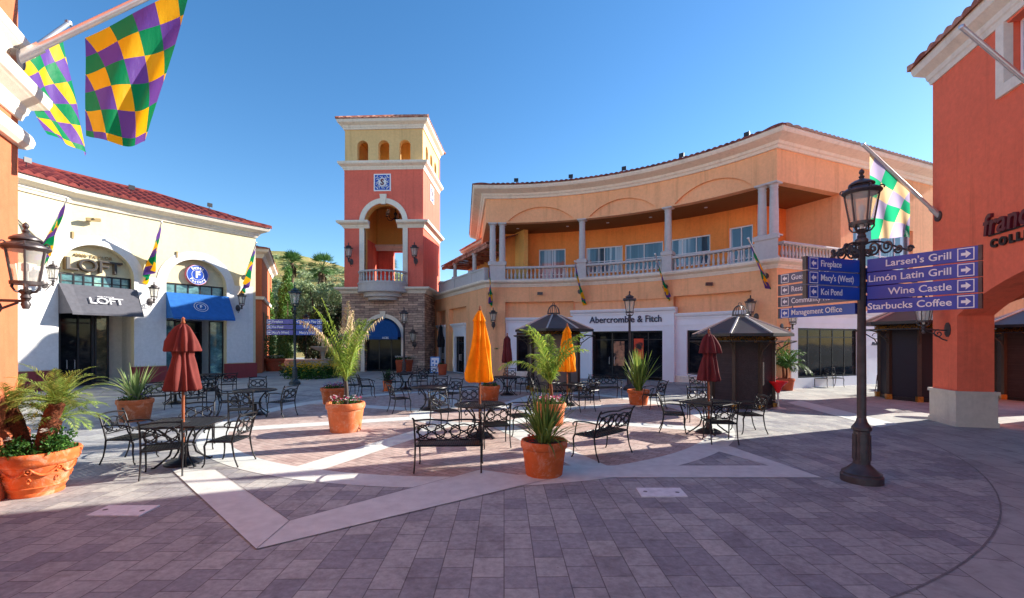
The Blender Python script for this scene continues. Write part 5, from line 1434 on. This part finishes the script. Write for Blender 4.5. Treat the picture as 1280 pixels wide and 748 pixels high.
chair(524, 489, T5, 'chair between the dark table and the far scroll bench')
chair(619, 557, U6, 'chair with its back to us right of the front scroll bench', -12)
chair(556, 535, U6, 'sunlit chair left behind the front scroll bench')
chair(650, 543, U6, 'chair right of the nearer orange parasol, behind the flax pot')
chair(588, 526, U6, 'chair behind the nearer orange parasol table')
chair(679, 505, U7, 'chair left of the farther orange parasol, beside the palm trunk')
chair(728, 514, U7, 'chair right of the farther orange parasol, in front of it', 10)
chair(736, 503, U7, 'chair right of the farther orange parasol, half behind another')
chair(613, 494, U8, 'chair left of the plum parasol table')
chair(654, 493, U8, 'chair right of the plum parasol table')
chair(637, 485, U8, 'chair behind the plum parasol table')
chair(842, 540, U9, 'chair left of the square table near the woven kiosk', -12)
chair(900, 553, U9, 'chair in front of the square table near the woven kiosk, back turned', 5)
chair(935, 541, U9, 'chair right of the square table near the woven kiosk')
chair(874, 527, U9, 'chair behind the square table near the woven kiosk')
chair(817, 511, 100, 'lone chair beside the terracotta flax pot, facing left')
chair(875, 499, 190, 'left of two thin chairs at the left foot of the woven kiosk')
chair(893, 499, 170, 'right of two thin chairs at the left foot of the woven kiosk')
chair(1023, 484, 170, 'left of two dark chairs before the black shop window at right')
chair(1043, 484, 185, 'right of two dark chairs before the black shop window at right')
bg = 'black scrollwork benches'
BN.put(gp(562,586), R(2), 'scroll back bench in the front centre seen from behind', 'bench', bg)
BN.put(gp(752,569), R(44), 'scroll back bench right of the front flax pot, angled away', 'bench', bg)
BN.put(gp(757,499), R(185), 'thin bench in front of the glass shop doors', 'bench', bg)
BN.put(gp(531,481), R(170), 'shaded bench in front of the tower, left of the sandwich board', 'bench', bg)
# bar chair, stools
bc = thing('bar_chair', 'tall slatted bar chair beside the navy kiosk', 'bar chair', gp(1107,492.5), R(100))
w = MB(); w.box(-.2,.2,-.2,.2,.72,.76); w.build('seat', M['iron'], bc)
w = MB(); 
for s in (-1,1): w.tube([(s*.2,-.2,.74),(s*.2,-.24,1.0),(s*.2,-.27,1.28)], .014, 6)
for k in range(5): w.bar((-.2,-.225-.01*k,.86+.09*k),(.2,-.225-.01*k,.86+.09*k), .012, .04)
w.build('backrest', M['iron'], bc)
for sx in (-1,1):
    for sy in (-1,1): w = MB(); w.tube([(sx*.19,sy*.19,.74),(sx*.21,sy*.22,.3),(sx*.24,sy*.26,.01)], .014, 6); w.build('leg', M['iron'], bc)
w = MB(); w.tube([(.21,.22,.3),(-.21,.22,.3),(-.21,-.22,.3),(.21,-.22,.3)], .01, 6, closed=True); w.build('footrest', M['iron'], bc)
def stool():
    t = thing('bar_stool', 'x', 'bar stool')
    w = MB(); w.lathe([(.0,.5),(.05,.5),(.07,.56),(.12,.68),(.2,.78),(.27,.84),(.28,.87),(.24,.86),(.16,.8),(.0,.77)], 24); w.build('seat', M['redplastic'], t, smooth=60)
    w = MB(); w.lathe([(.23,0),(.23,.015),(.1,.035),(.035,.06),(.028,.5)], 20); w.tube([(.16*math.cos(2*PI*i/20), .16*math.sin(2*PI*i/20), .26) for i in range(20)], .01, 6, closed=True); w.bar((.0,0,.26),(.16,0,.26), .012, .012); w.build('stem', M['chrome'], t, smooth=40)
    return t
ST = Stock(stool)
ST.put(gp(972.5,511), 0, 'red funnel shaped bar stool right of the woven kiosk, fully visible', 'bar stool', 'red bar stools')
ST.put(gp(960.5,502), .5, 'red funnel shaped bar stool partly hidden by the woven kiosk corner', 'bar stool', 'red bar stools')
# sandwich board
sb = thing('sandwich_board', 'small white sandwich board with blue frame right of the tower', 'sandwich board', gp(544,467.5), R(4))
w = MB(MM := None)
for s in (-1, 1):
    w = MB(Matrix.Translation((0, s*.2, 0)) @ Matrix.Rotation(R(s*9), 4, 'X')); w.box(-.32,.32,-.02,.02,.05,1.15); w.box(-.25,.25,-.025,.025,.14,1.08,1); 
    if s < 0:
        for i, (x0, z0, ww, hh) in enumerate(((-.15,.85,.12,.12),(.08,.82,.1,.16),(-.12,.6,.1,.14),(.07,.58,.12,.12),(-.02,.3,.3,.05))): w.box(x0-ww/2,x0+ww/2,-.028,-.026,z0-hh/2,z0+hh/2,0)
    w.build('panel', [mat('sandwich_blue', C(60,130,200), .5, .05, 4), M['white']], sb)
# ------------------------------------------------------------------ plants
def frond(w, base, az, el, L, droop, n=18, leaf=.32, lw=.02, r=.008, m=0, mr=None, fold=.5, rr=rnd, up_leaf=.35, tip=.25, dry_from=2.0):
    """pinnate palm frond: arching rachis with paired leaflets"""
    base = Vector(base); pts = [base]; d = Vector((math.cos(az)*math.cos(el), math.sin(az)*math.cos(el), math.sin(el)))
    seg = L/n; p = base.copy(); dirs = [d.copy()]
    for i in range(n):
        d = (d + Vector((0,0,-droop/n*(.3+1.6*i/n)))).normalized(); p = p + d*seg; pts.append(p.copy()); dirs.append(d.copy())
    w.tube(pts, [r*(1.25-1.05*i/n) for i in range(n+1)], 4, m if mr is None else mr)
    side0 = Vector((-math.sin(az), math.cos(az), 0))
    for i in range(2, n+1):
        t = i/n; ll = leaf*(math.sin(PI*(.12+.83*t))**.7)*rr.uniform(.85,1.1)*(1 if t < .9 else .8)
        dd = dirs[i]; up = side0.cross(dd).normalized()*-1
        if up.z < 0: up = -up
        for s in (-1, 1):
            for sub in (0, .5):
                q = pts[i-1].lerp(pts[i], sub + rr.uniform(0,.3))
                ld = (side0*s*rr.uniform(.8,1.0) + dd*(.55+.5*t) + up*up_leaf*rr.uniform(.5,1.2)).normalized()
                l2 = ll*rr.uniform(.85,1.1); mid = q + ld*l2*.5; end = q + ld*l2 + Vector((0,0,-tip*l2*rr.uniform(.5,1.4)))
                wv = ld.cross(up).normalized()*lw
                w.add([q, mid+wv, end, mid-wv], [(0,1,2,3)], 1 if t + rr.uniform(-.15,.15) > dry_from else m)
def blade(w, base, az, el, L, width, droop, m=0, n=6, fold=.3):
    p = Vector(base); d = Vector((math.cos(az)*math.cos(el), math.sin(az)*math.cos(el), math.sin(el))); s = Vector((-math.sin(az), math.cos(az), 0))
    rows = []
    for i in range(n+1):
        t = i/n; ww = width*(.7+.5*t if t < .35 else .875*(1-((t-.35)/.65)**1.6)+.02); u = s.cross(d)
        rows.append([p - s*ww + u*ww*fold, p, p + s*ww + u*ww*fold])
        d = (d + Vector((0,0,-droop/n*(.2+1.8*t)))).normalized(); p = p + d*L/n
    w.grid(rows, m)
def leafball(w, c, rad, n, size, m=0, rr=rnd, flat=1.0, shell=.35, squash=(1,1,1)):
    for _ in range(n):
        v = Vector((rr.gauss(0,1), rr.gauss(0,1), rr.gauss(0,1)*flat)).normalized(); q = rad*(shell + (1-shell)*rr.random()**.6)
        p = Vector(c) + Vector((v.x*q*squash[0], v.y*q*squash[1], v.z*q*squash[2]))
        a = Vector((rr.gauss(0,1), rr.gauss(0,1), rr.gauss(0,1)*.7 + .4)).normalized(); b = a.orthogonal().normalized(); b.rotate(Matrix.Rotation(rr.uniform(0, 2*PI), 3, a)); c2 = a.cross(b)
        s = size*rr.uniform(.6,1.3)
        w.add([p - b*s, p - c2*s*.45 + b*s*.1, p + b*s, p + c2*s*.45 + b*s*.1], [(0,1,2,3)], m)
def flowers(w, c, rad, n, size, m, rr=rnd, dz=.05):
    for _ in range(n):
        a = rr.uniform(0, 2*PI); q = rad*math.sqrt(rr.random()); p = Vector(c) + Vector((q*math.cos(a), q*math.sin(a), rr.uniform(-dz, dz*1.6)))
        for k in range(5):
            t = 2*PI*k/5 + a; d = Vector((math.cos(t), math.sin(t), rr.uniform(.1,.9))).normalized(); s2 = Vector((-math.sin(t), math.cos(t), 0))*size*.5
            w.add([p, p + d*size*.6 + s2, p + d*size*1.1, p + d*size*.6 - s2], [(0,1,2,3)], m)
def round_pot(t, r, h, m, ornate=False, taper=.78):
    w = MB(); rim = .1*h
    if ornate:
        pr = [(r*.60,0),(r*.62,.03),(r*.60,.06),(r*.67,h*.2),(r*.69,h*.215),(r*.675,h*.235),(r*.79,h*.5),(r*.805,h*.52),(r*.79,h*.545),(r*.86,h*.68),(r*.855,h*.69),(r*.93,h*.73),(r*.97,h*.8),(r*.96,h*.84),(r,h*.9),(r*1.01,h*.96),(r*.98,h),(r*.9,h),(r*.87,h*.92),(0,h*.9)]
    else:
        pr = [(r*taper,0),(r*(taper+.02),.01),(r*.95,h*.76),(r*.95,h*.775),(r*1.0,h*.79),(r*1.03,h*.84),(r*1.03,h*.95),(r*1.0,h),(r*.9,h),(r*.88,h*.9),(0,h*.88)]
    w.lathe(pr, 40); o = w.build('pot', m, t, smooth=40)
    if ornate:
        w = MB()
        for k in range(8):
            a0 = 2*PI*k/8 + .2
            def Q(da, z, e=.012): rr_ = r*(.67 + (.86-.67)*((z/h-.2)/.48)) + e*.3; return (rr_*math.cos(a0+da), rr_*math.sin(a0+da), z)
            w.tube([Q(-.32+.64*i/10, h*.64 - .09*math.sin(PI*i/10)) for i in range(11)], [.012+.012*math.sin(PI*i/10) for i in range(11)], 6)
            w.tube([Q(.39+.045*math.cos(2*PI*i/12)/r, h*.62+.045*math.sin(2*PI*i/12)) for i in range(12)], .013, 6, closed=True)
            w.lathe([(.02,0),(.0,.03)], 8, Q(.39, h*.62)); w.tube([Q(.39+.05*math.cos(t*.6), h*.4+.04*math.sin(t*.6)) for t in range(9)], .011, 5)
        w.build('garland_relief', m, o, smooth=60)
    w = MB(); w.lathe([(r*.89,h*.9),(r*.5,h*.93),(0,h*.94)], 24); w.build('soil', M['soil'], o, smooth=60)
    return o
def plant_root(px, py, name, lab, cat='potted plant', rz=0, grp='terracotta planters'): return thing(name, lab, cat, gp(px,py), rz, grp)

# pygmy date palm in the ornate pot
t = plant_root(46, 616, 'potted_palm', 'multi stemmed date palm with red geraniums in a large garland relief pot')
t.scale = (.92,)*3; round_pot(t, .51, .66, M['terra'], True)
for (dx, dy, h, lean, az0) in ((-.22,.02,.66,(-.28,.02),0), (.05,.05,.5,(.08,.1),1), (.12,-.05,.78,(.3,-.04),2)):
    rr = random.Random(int(h*100)); w = MB(); n = 12; pts = []; rad = []
    for i in range(n+1):
        k = i/n; pts.append((dx*.4+lean[0]*k**1.3+dx*.4, dy+lean[1]*k, .58+h*k)); rad.append(.075+.035*k if k < .85 else .1)
    w.tube(pts, rad, 10)
    for i in range(120):
        k = rr.random(); j = min(int(k*n), n-1); p = Vector(pts[j]).lerp(Vector(pts[j+1]), k*n-j); a = rr.uniform(0, 2*PI); d = Vector((math.cos(a), math.sin(a), .7)); p = p + Vector((math.cos(a), math.sin(a), 0))*rad[j]*.9
        s2 = Vector((-math.sin(a), math.cos(a), 0))*.022; w.add([p-s2, p+s2, p+d*.05], [(0,1,2)])
    tr = w.build('trunk', M['palmbark'], t, smooth=60)
    w = MB(); top = Vector(pts[-1])
    for i in range(30):
        az = 2*PI*i/30*7 + rr.uniform(-.2,.2); el = rr.uniform(.3, 1.35)
        frond(w, top, az, el, rr.uniform(.55,.8), 1.15+rr.uniform(0,.5), 15, .17, .0065, .006, rr=rr, up_leaf=.3, tip=.2)
    w.build('fronds', M['datepalm'], t)
w = MB(); rr = random.Random(5)
for i in range(26):
    a = rr.uniform(0, 2*PI); q = rr.uniform(.25,.52); leafball(w, (q*math.cos(a), q*math.sin(a), .7+rr.uniform(-.02,.08)), .13, 55, .032, rr=rr)
leafball(w, (.45,-.1,.84), .2, 170, .035, rr=rr); leafball(w, (.1,-.35,.74), .17, 130, .034, rr=rr)
w.build('bedding_leaves', M['herb'], t)
w = MB(); flowers(w, (-.12,-.46,.8), .07, 18, .035, 0, rr, .03); flowers(w, (-.38,-.36,.78), .12, 14, .035, 0, rr); flowers(w, (.36,-.24,.98), .04, 8, .035, 1, rr, .02); flowers(w, (.0,-.4,.83), .05, 6, .03, 1, rr)
w.build('geranium_flowers', [M['fred'], M['fwhite']], t)

def palm_plant(t, pot_top, stems, nf, L, seed, mats=('palm',), leaf=.36, dry=0, lift=(.5,1.35), droop=1.2, lw=.02, trunk=.5, nseg=18):
    rr = random.Random(seed); w = MB(); tops = []
    for s in range(stems):
        a = 2*PI*s/max(1,stems) + rr.uniform(0,1); off = .0 if stems == 1 else .07; x, y = off*math.cos(a), off*math.sin(a); hh = trunk*rr.uniform(.8,1.1)
        pts = [(x*(1+k*.6) + .02*math.sin(3*k), y*(1+k*.6), pot_top-.06+hh*k) for k in [i/6 for i in range(7)]]
        w.tube(pts, [.06-.02*k/6 for k in range(7)], 9); tops.append(Vector(pts[-1]))
    w.build('trunk', M['palmbark'] if not dry else M['kioskpost'], t, smooth=60)
    w = MB(); wd = MB()
    for s, p in enumerate(tops):
        for i in range(nf):
            az = 2*PI*(i + s*.37)/nf*2.399*3 + rr.uniform(-.3,.3); el = lift[0] + (lift[1]-lift[0])*rr.random()**.8
            dr = dry and i % 2 == 0; frond(w, p, az, el, L*rr.uniform(.8,1.1), droop*rr.uniform(.7,1.3)*(1.25 if dr else 1), nseg, leaf, lw, .011, rr=rr, up_leaf=.25, tip=1.0 if dr else .5, dry_from=.6 if dr else 2.0)
        for i in range(0):
            az = rr.uniform(0, 2*PI); frond(wd, p, az, rr.uniform(.95,1.3), L*rr.uniform(.9,1.15), droop*.9, nseg, leaf*.7, lw*.8, .011, rr=rr, up_leaf=-.1, tip=.9)
    w.build('fronds', [M[mats[0]], M['dry']] if dry else M[mats[0]], t)
    if dry > 90: wd.build('dry_fronds', M['dry'], t)
def flax(t, top, n, L, width, seed, m, spread=.55, droop=.6):
    rr = random.Random(seed); w = MB()
    for i in range(n):
        az = rr.uniform(0, 2*PI); q = rr.random(); el = PI/2 - spread*q*rr.uniform(.6,1.3); a2 = rr.uniform(0, 2*PI); o = .09*rr.random()
        blade(w, (o*math.cos(a2), o*math.sin(a2), top-.03), az, el, L*rr.uniform(.6,1.08), width*rr.uniform(.7,1.2), droop*q*rr.uniform(.4,1.7))
    w.build('blades', M[m], t)
def bed(t, r, top, seed, cols, nl=10, nfl=40, size=.03):
    rr = random.Random(seed); w = MB()
    for i in range(nl):
        a = rr.uniform(0, 2*PI); q = r*math.sqrt(rr.random()); leafball(w, (q*math.cos(a), q*math.sin(a), top+.03), .11, 40, .03, rr=rr)
    w.build('bedding_leaves', M['herb'], t)
    w = MB()
    for k in range(len(cols)): flowers(w, (0,0,top+.1), r, nfl//len(cols), size, k, rr, .05)
    w.build('flowers', [M[c] for c in cols], t)

t = plant_root(432, 539, 'potted_palm', 'tall palm with pale dried frond tips in a wide pot with pink flowers')
round_pot(t, .43, .68, M['terra2']); palm_plant(t, .66, 1, 11, 1.85, 11, leaf=.38, dry=4, lift=(1.02,1.5), droop=.85, trunk=.6, lw=.017); bed(t, .36, .66, 3, ['fpink','fwhite'], 10, 70)
t = plant_root(418, 505, 'planter_pot', 'wide terracotta pot of low violet flowers behind the dry tipped palm', rz=.3)
round_pot(t, .44, .56, M['terra']); bed(t, .36, .54, 8, ['fviolet','fpink'], 14, 90); 
t = plant_root(680, 593, 'potted_flax', 'dark green spiky flax in a round terracotta pot at front centre')
round_pot(t, .36, .55, M['terra']); flax(t, .52, 150, .9, .02, 4, 'flax', 1.0, 1.1); w = MB(); flowers(w, (-.22,-.2,.6), .05, 10, .03, 0); w.build('flowers', [M['fred']], t)
t = plant_root(688, 531, 'potted_palm', 'green palm in a pot of pink flowers right of the nearer orange parasol')
round_pot(t, .39, .56, M['terra2']); palm_plant(t, .54, 1, 11, 1.6, 21, leaf=.42, dry=0, lift=(.75,1.5), droop=1.35, trunk=.55, lw=.019); bed(t, .32, .56, 5, ['fpink','fpink','fwhite'], 12, 80, .04)
t = plant_root(798, 506, 'potted_flax', 'broad upright flax in a terracotta pot below the lamp post')
round_pot(t, .36, .5, M['terra']); flax(t, .47, 110, 1.4, .034, 9, 'flax', .62, .35)
t = plant_root(169, 526, 'potted_flax', 'pale variegated spiky plant in two tone pot behind the left table')
round_pot(t, .4, .58, M['terra2']); flax(t, .55, 60, 1.1, .035, 14, 'flaxv', .95, 1.3); bed(t, .32, .56, 6, ['fviolet'], 8, 30)
t = plant_root(612, 501.5, 'planter_pot', 'low terracotta pot standing behind the nearer orange parasol')
round_pot(t, .37, .56, M['terra']); bed(t, .3, .54, 7, ['fpink'], 7, 20)
t = plant_root(618, 470, 'potted_palm', 'small palm in a pot against the orange pier')
round_pot(t, .38, .75, M['terra']); palm_plant(t, .72, 1, 9, 1.7, 31, ('palmdark',), .4, 0, (.6,1.4), 1.5, .02, .5); w = MB(); leafball(w, (.25,0,1.2), .55, 220, .07); w.build('shrub', M['herb'], t)
t = plant_root(343, 464, 'potted_shrub', 'round dark shrub with white flowers in a pot near the violet boards')
round_pot(t, .68, .92, M['terra3']); w = MB(); leafball(w, (0,0,1.75), 1.0, 1500, .07, squash=(1,1,.95)); w.build('shrub', M['mid'], t); bed(t, .62, .95, 9, ['fwhite'], 16, 120, .05)
t = plant_root(484.5, 489, 'potted_agave', 'green strappy plant in a small pot before the dark table')
round_pot(t, .2, .45, M['terra']); flax(t, .42, 60, .62, .03, 17, 'herb', 1.1, 1.0)
t = plant_root(501, 466, 'planter_pot', 'left terracotta pot of white flowers by the tower doorway')
round_pot(t, .36, .88, M['terra3']); bed(t, .4, .95, 19, ['fwhite'], 14, 110, .06); 
t = plant_root(512, 464.5, 'planter_pot', 'right terracotta pot of white flowers by the tower doorway')
round_pot(t, .36, .84, M['terra3']); bed(t, .42, .95, 23, ['fwhite'], 14, 130, .06)
t = plant_root(981, 488, 'potted_palm', 'feathery palm in a brown pot at the orange corner right of the kiosk')
round_pot(t, .38, .52, M['terra3']); palm_plant(t, .5, 2, 9, 1.25, 41, ('palmdark',), .36, 0, (.4,1.4), 1.7, .016, .55)
t = plant_root(553, 469, 'planter_pot', 'dark red pot beside the black parasol and sandwich board')
round_pot(t, .3, .7, M['terra3']); bed(t, .24, .68, 29, ['fred'], 6, 12)

# ------------------------------------------------------------------ garden left of the tower
fb = MB(); rr = random.Random(2); pts = [gp(px, py) for px, py in ((362,470),(372,468.5),(384,470),(396,468),(408,470),(420,468),(378,473),(392,474),(405,473),(366,474),(420,472.5),(430,470))]
for p in pts:
    for k in range(4): leafball(fb, (p.x+rr.uniform(-.5,.5), p.y+rr.uniform(-.4,.4), .25), .45, 110, .07, rr=rr)
fo = fb.build('flower_bed', M['herb']); tag(fo, kind='stuff')
w = MB()
for p in pts: flowers(w, (p.x, p.y, .55), .6, 46, .085, rr.choice((0,0,1)), rr, .2)
w.build('flowers', [M['fyellow'], M['flaxv']], fo)
gw = thing('garden_wall', 'low pale garden wall behind the yellow flower bed', 'wall', (-15, 36.5, 0))
GWP = Path([(-20.5, 37.0), (-12.6, 36.2)]); w = MB(); wall(w, GWP, 0, GWP.L, 0, .62, -.4, 0); wp(w, 'wall', M['stonebase'], gw)
w = MB(); sweep(w, GWP, 0, GWP.L, [(-.45,.62),(.05,.62),(.07,.68),(.05,.74),(-.45,.74)]); wp(w, 'coping', M['trim'], gw)
ft = thing('fountain', 'pale tiered stone fountain in the planting left of the tower', 'fountain', (-14.6, 35.2, 0))
w = MB(); w.lathe([(1.15,0),(1.15,.45),(1.22,.5),(1.22,.6),(1.05,.6),(1.0,.45),(0,.42)], 30); w.build('basin', M['stonebase'], ft, smooth=40)
w = MB(); w.lathe([(.24,.42),(.16,.6),(.13,1.1),(.2,1.3),(.16,1.4)], 16); w.build('stem', M['stonebase'], ft, smooth=50)
w = MB(); w.lathe([(.15,1.38),(.5,1.5),(.9,1.72),(.92,1.78),(.85,1.78),(.4,1.6),(0,1.6)], 26); w.lathe([(.1,1.6),(.08,2.1),(.3,2.25),(.45,2.4),(.4,2.41),(0,2.3)], 18); w.build('bowl', M['trim'], ft, smooth=40)

def leafy_tree(name, lab, cat, loc, h, lobes, n, size, m, trunk_r=.16, seed=0, grp=None, th=None):
    t = thing(name, lab, cat, loc, 0, grp); rr = random.Random(seed); w = MB(); th = th or h*.45
    w.tube([(0,0,-.3),(.05,.02,th*.5),(.0,.1,th)], [trunk_r*1.3,trunk_r,trunk_r*.7], 8)
    for (x, y, z, r) in lobes: w.tube([(0,.05,th*.7),(x*.5,y*.5,(th*.8+z)/2),(x*.9,y*.9,z)], [trunk_r*.6,trunk_r*.4,trunk_r*.15], 6)
    w.build('trunk', M['bark'], t, smooth=60)
    w = MB(); tot = sum(l[3]**2 for l in lobes)
    for (x, y, z, r) in lobes:
        k = int(n*r*r/tot); sub = max(5, int(k/70))
        for _ in range(sub):
            v = Vector((rr.gauss(0,1), rr.gauss(0,1), rr.gauss(0,.8))).normalized()*r*rr.uniform(.35,.95)
            leafball(w, (x+v.x, y+v.y, z+v.z), r*rr.uniform(.22,.42), int(k/sub), size, rr=rr, shell=.2)
    w.build('crown', M[m], t); return t
def lob(rr, n, W, D, z0, z1, r0, r1): return [(rr.uniform(-W,W), rr.uniform(-D,D), rr.uniform(z0,z1), rr.uniform(r0,r1)) for _ in range(n)]
rr = random.Random(12)
tg = 'trees between the shops and the tower'
leafy_tree('silver_tree', 'large silvery green tree in the middle of the gap left of the tower', 'tree', (-20.3,48,0), 9.5, lob(rr,9,3.0,2,4.6,8.6,1.5,2.2), 9000, .17, 'olive', .25, 1, tg)
leafy_tree('silver_tree', 'silvery tree close to the left side of the tower', 'tree', (-16.6,50,0), 9, lob(rr,7,2.3,2,4.5,8.2,1.4,2.0), 7000, .17, 'olive', .22, 2, tg)
leafy_tree('dark_tree', 'dark reddish green tree touching the tower base', 'tree', (-14.6,40.5,0), 7.5, lob(rr,8,1.9,1.5,3.2,6.6,1.1,1.7), 7000, .14, 'darkleaf', .2, 3, tg)
leafy_tree('dark_tree', 'low dark tree behind the violet direction boards', 'tree', (-19.0,42.5,0), 6, lob(rr,8,2.6,1.5,1.8,4.6,1.2,1.7), 7000, .14, 'darkleaf', .2, 4, tg)
leafy_tree('shrub', 'bright green shrub just right of the lantern with violet boards', 'shrub', (-17.4,40.0,0), 4.6, lob(rr,4,.9,.6,3.2,4.5,.6,.9), 1500, .12, 'mid', .12, 5)
leafy_tree('shrub', 'dark hedge mass behind the garden wall', 'shrub', (-16.2,38.6,0), 2.4, lob(rr,9,2.6,.5,.8,2.0,.8,1.1), 4500, .11, 'darkleaf', .08, 6, None, .8)
leafy_tree('shrub', 'grey green feathery shrub by the fountain', 'shrub', (-13.0,34.4,0), 2.4, lob(rr,6,.7,.4,.7,2.2,.5,.8), 1900, .09, 'olive', .06, 7, None, .8)
def cypress(lab, loc, h, r, seed):
    t = thing('cypress', lab, 'tree', loc, 0, 'columnar cypresses'); rr = random.Random(seed)
    w = MB(); w.tube([(0,0,-.1),(0,0,h*.8)], [.12,.04], 7); w.build('trunk', M['bark'], t)
    w = MB()
    for i in range(70):
        k = rr.random(); z = .5 + (h-.7)*k; q = r*(math.sin(PI*min(1,.14+.84*k))**.6)*.75; a = rr.uniform(0, 2*PI)
        leafball(w, (q*math.cos(a)*rr.uniform(.3,1), q*math.sin(a)*rr.uniform(.3,1), z), r*.5, 75, .09, rr=rr, squash=(1,1,1.8))
    w.build('crown', M['cypress'], t)
cypress('tallest narrow cypress, third from the cream shop row', (-19.45,39.5,0), 8.6, .62, 1)
cypress('shorter narrow cypress beside the red gabled wall', (-20.6,38.6,0), 6.6, .55, 2)
cypress('bushy middle cypress between the two others', (-20.25,40.2,0), 7.2, .5, 3)
def fan_palm(lab, loc, h, r, seed):
    t = thing('fan_palm', lab, 'palm tree', loc, 0, 'fan palms on the hillside'); rr = random.Random(seed)
    w = MB(); w.tube([(0,0,-1),(.1,0,h*.5),(0,0,h)], [.34,.28,.3], 9)
    for i in range(50): a = rr.uniform(0,2*PI); z = h - rr.uniform(.2,1.9); p = Vector((.3*math.cos(a), .3*math.sin(a), z)); w.add([p, p+Vector((.5*math.cos(a),.5*math.sin(a),-.9)), p+Vector((.3*math.cos(a+.5),.3*math.sin(a+.5),-1.0))], [(0,1,2)])
    w.build('trunk', M['bark'], t, smooth=60); w = MB()
    for i in range(46):
        az = rr.uniform(0, 2*PI); el = rr.uniform(-.7, 1.4); d = Vector((math.cos(az)*math.cos(el), math.sin(az)*math.cos(el), math.sin(el))); c = Vector((0,0,h)) + d*r*.5
        s = Vector((-math.sin(az), math.cos(az), 0)); u = d.cross(s)
        for k in range(11):
            b = (k-5)/5*1.15; e = (d*math.cos(b) + s*math.sin(b)).normalized(); end = c + e*r*.55*rr.uniform(.85,1.1) + Vector((0,0,-.14*r*rr.random()))
            wv = e.cross(u).normalized()*.06*r/2; w.add([c, c.lerp(end,.5)+wv, end, c.lerp(end,.5)-wv], [(0,1,2,3)])
        w.tube([(0,0,h), c], .03, 4)
    w.build('crown', M['fan'], t)
def on_hill(px, y): x = (px-640)/FOC*y; return (x, y, hill_h(x, y) - .2)
for px, py, y, r, sd, lab in ((365, 329, 84, 4.2, 1, 'fan palm on the hill skyline nearer the cream shop row'), (403, 335, 78, 4.6, 2, 'fan palm on the hill nearer the tower'), (482, 332, 88, 4.4, 3, 'fan palm seen through the open tower arch')):
    x, y_, z0 = on_hill(px, y); top = zp(py, y); fan_palm(lab, (x, y_, z0), max(3, top - z0), r*.62, sd)
rr = random.Random(31)
hb = MB()
for i in range(260):
    px = rr.uniform(300, 500); y = rr.uniform(66, 118); x = (px-640)/FOC*y; z = hill_h(x, y); s = rr.uniform(.6, 1.7)
    for k in range(3): leafball(hb, (x+rr.uniform(-s,s), y, z+s*.3), s*rr.uniform(.5,.9), 42, .22, rr=rr, squash=(1.2,1,.7))
tag(hb.build('hillside_scrub', M['olive']), kind='stuff')

# ------------------------------------------------------------------ light, sky, camera
AZ, EL = R(21), R(25)
sun = bpy.data.lights.new('sun', 'SUN'); sun.energy = SUN_E; sun.angle = R(.5); sun.color = (1, .93, .82)
so = bpy.data.objects.new('sun', sun); COL.objects.link(so)
sdir = Vector((math.cos(AZ)*math.cos(EL), math.sin(AZ)*math.cos(EL), math.sin(EL)))
so.rotation_euler = (-sdir).to_track_quat('-Z', 'Y').to_euler(); so.location = (30, 10, 30)
wd = bpy.data.worlds.new('World'); scene.world = wd; wd.use_nodes = True
nt = wd.node_tree; nt.nodes.clear()
sky = nt.nodes.new('ShaderNodeTexSky'); sky.sky_type = 'NISHITA'; sky.sun_disc = False; sky.sun_elevation = EL; sky.sun_rotation = PI/2 - AZ
sky.air_density = 1.0; sky.dust_density = .2; sky.ozone_density = 2.5; sky.altitude = 100
bgn = nt.nodes.new('ShaderNodeBackground'); bgn.inputs[1].default_value = SKY_E
on = nt.nodes.new('ShaderNodeOutputWorld'); hs = nt.nodes.new('ShaderNodeHueSaturation'); hs.inputs['Saturation'].default_value = 1.25; nt.links.new(sky.outputs[0], hs.inputs['Color']); nt.links.new(hs.outputs[0], bgn.inputs[0]); nt.links.new(bgn.outputs[0], on.inputs[0])
cam = bpy.data.cameras.new('camera'); co = bpy.data.objects.new('camera', cam); COL.objects.link(co)
cam.sensor_width = 36; cam.lens = FOC/1280*36; cam.shift_y = (HOR-374)/1280; cam.clip_end = 2000; cam.clip_start = .05
co.location = (0, 0, EYE); co.rotation_euler = (PI/2, 0, 0); scene.camera = co
scene.view_settings.view_transform = 'Standard'; scene.view_settings.look = 'None'; scene.view_settings.exposure = EXPO; scene.view_settings.gamma = 1
scene.cycles.use_denoising = True; scene.cycles.max_bounces = 8; scene.cycles.transparent_max_bounces = 12
scene.render.resolution_x = 1024; scene.render.resolution_y = 598
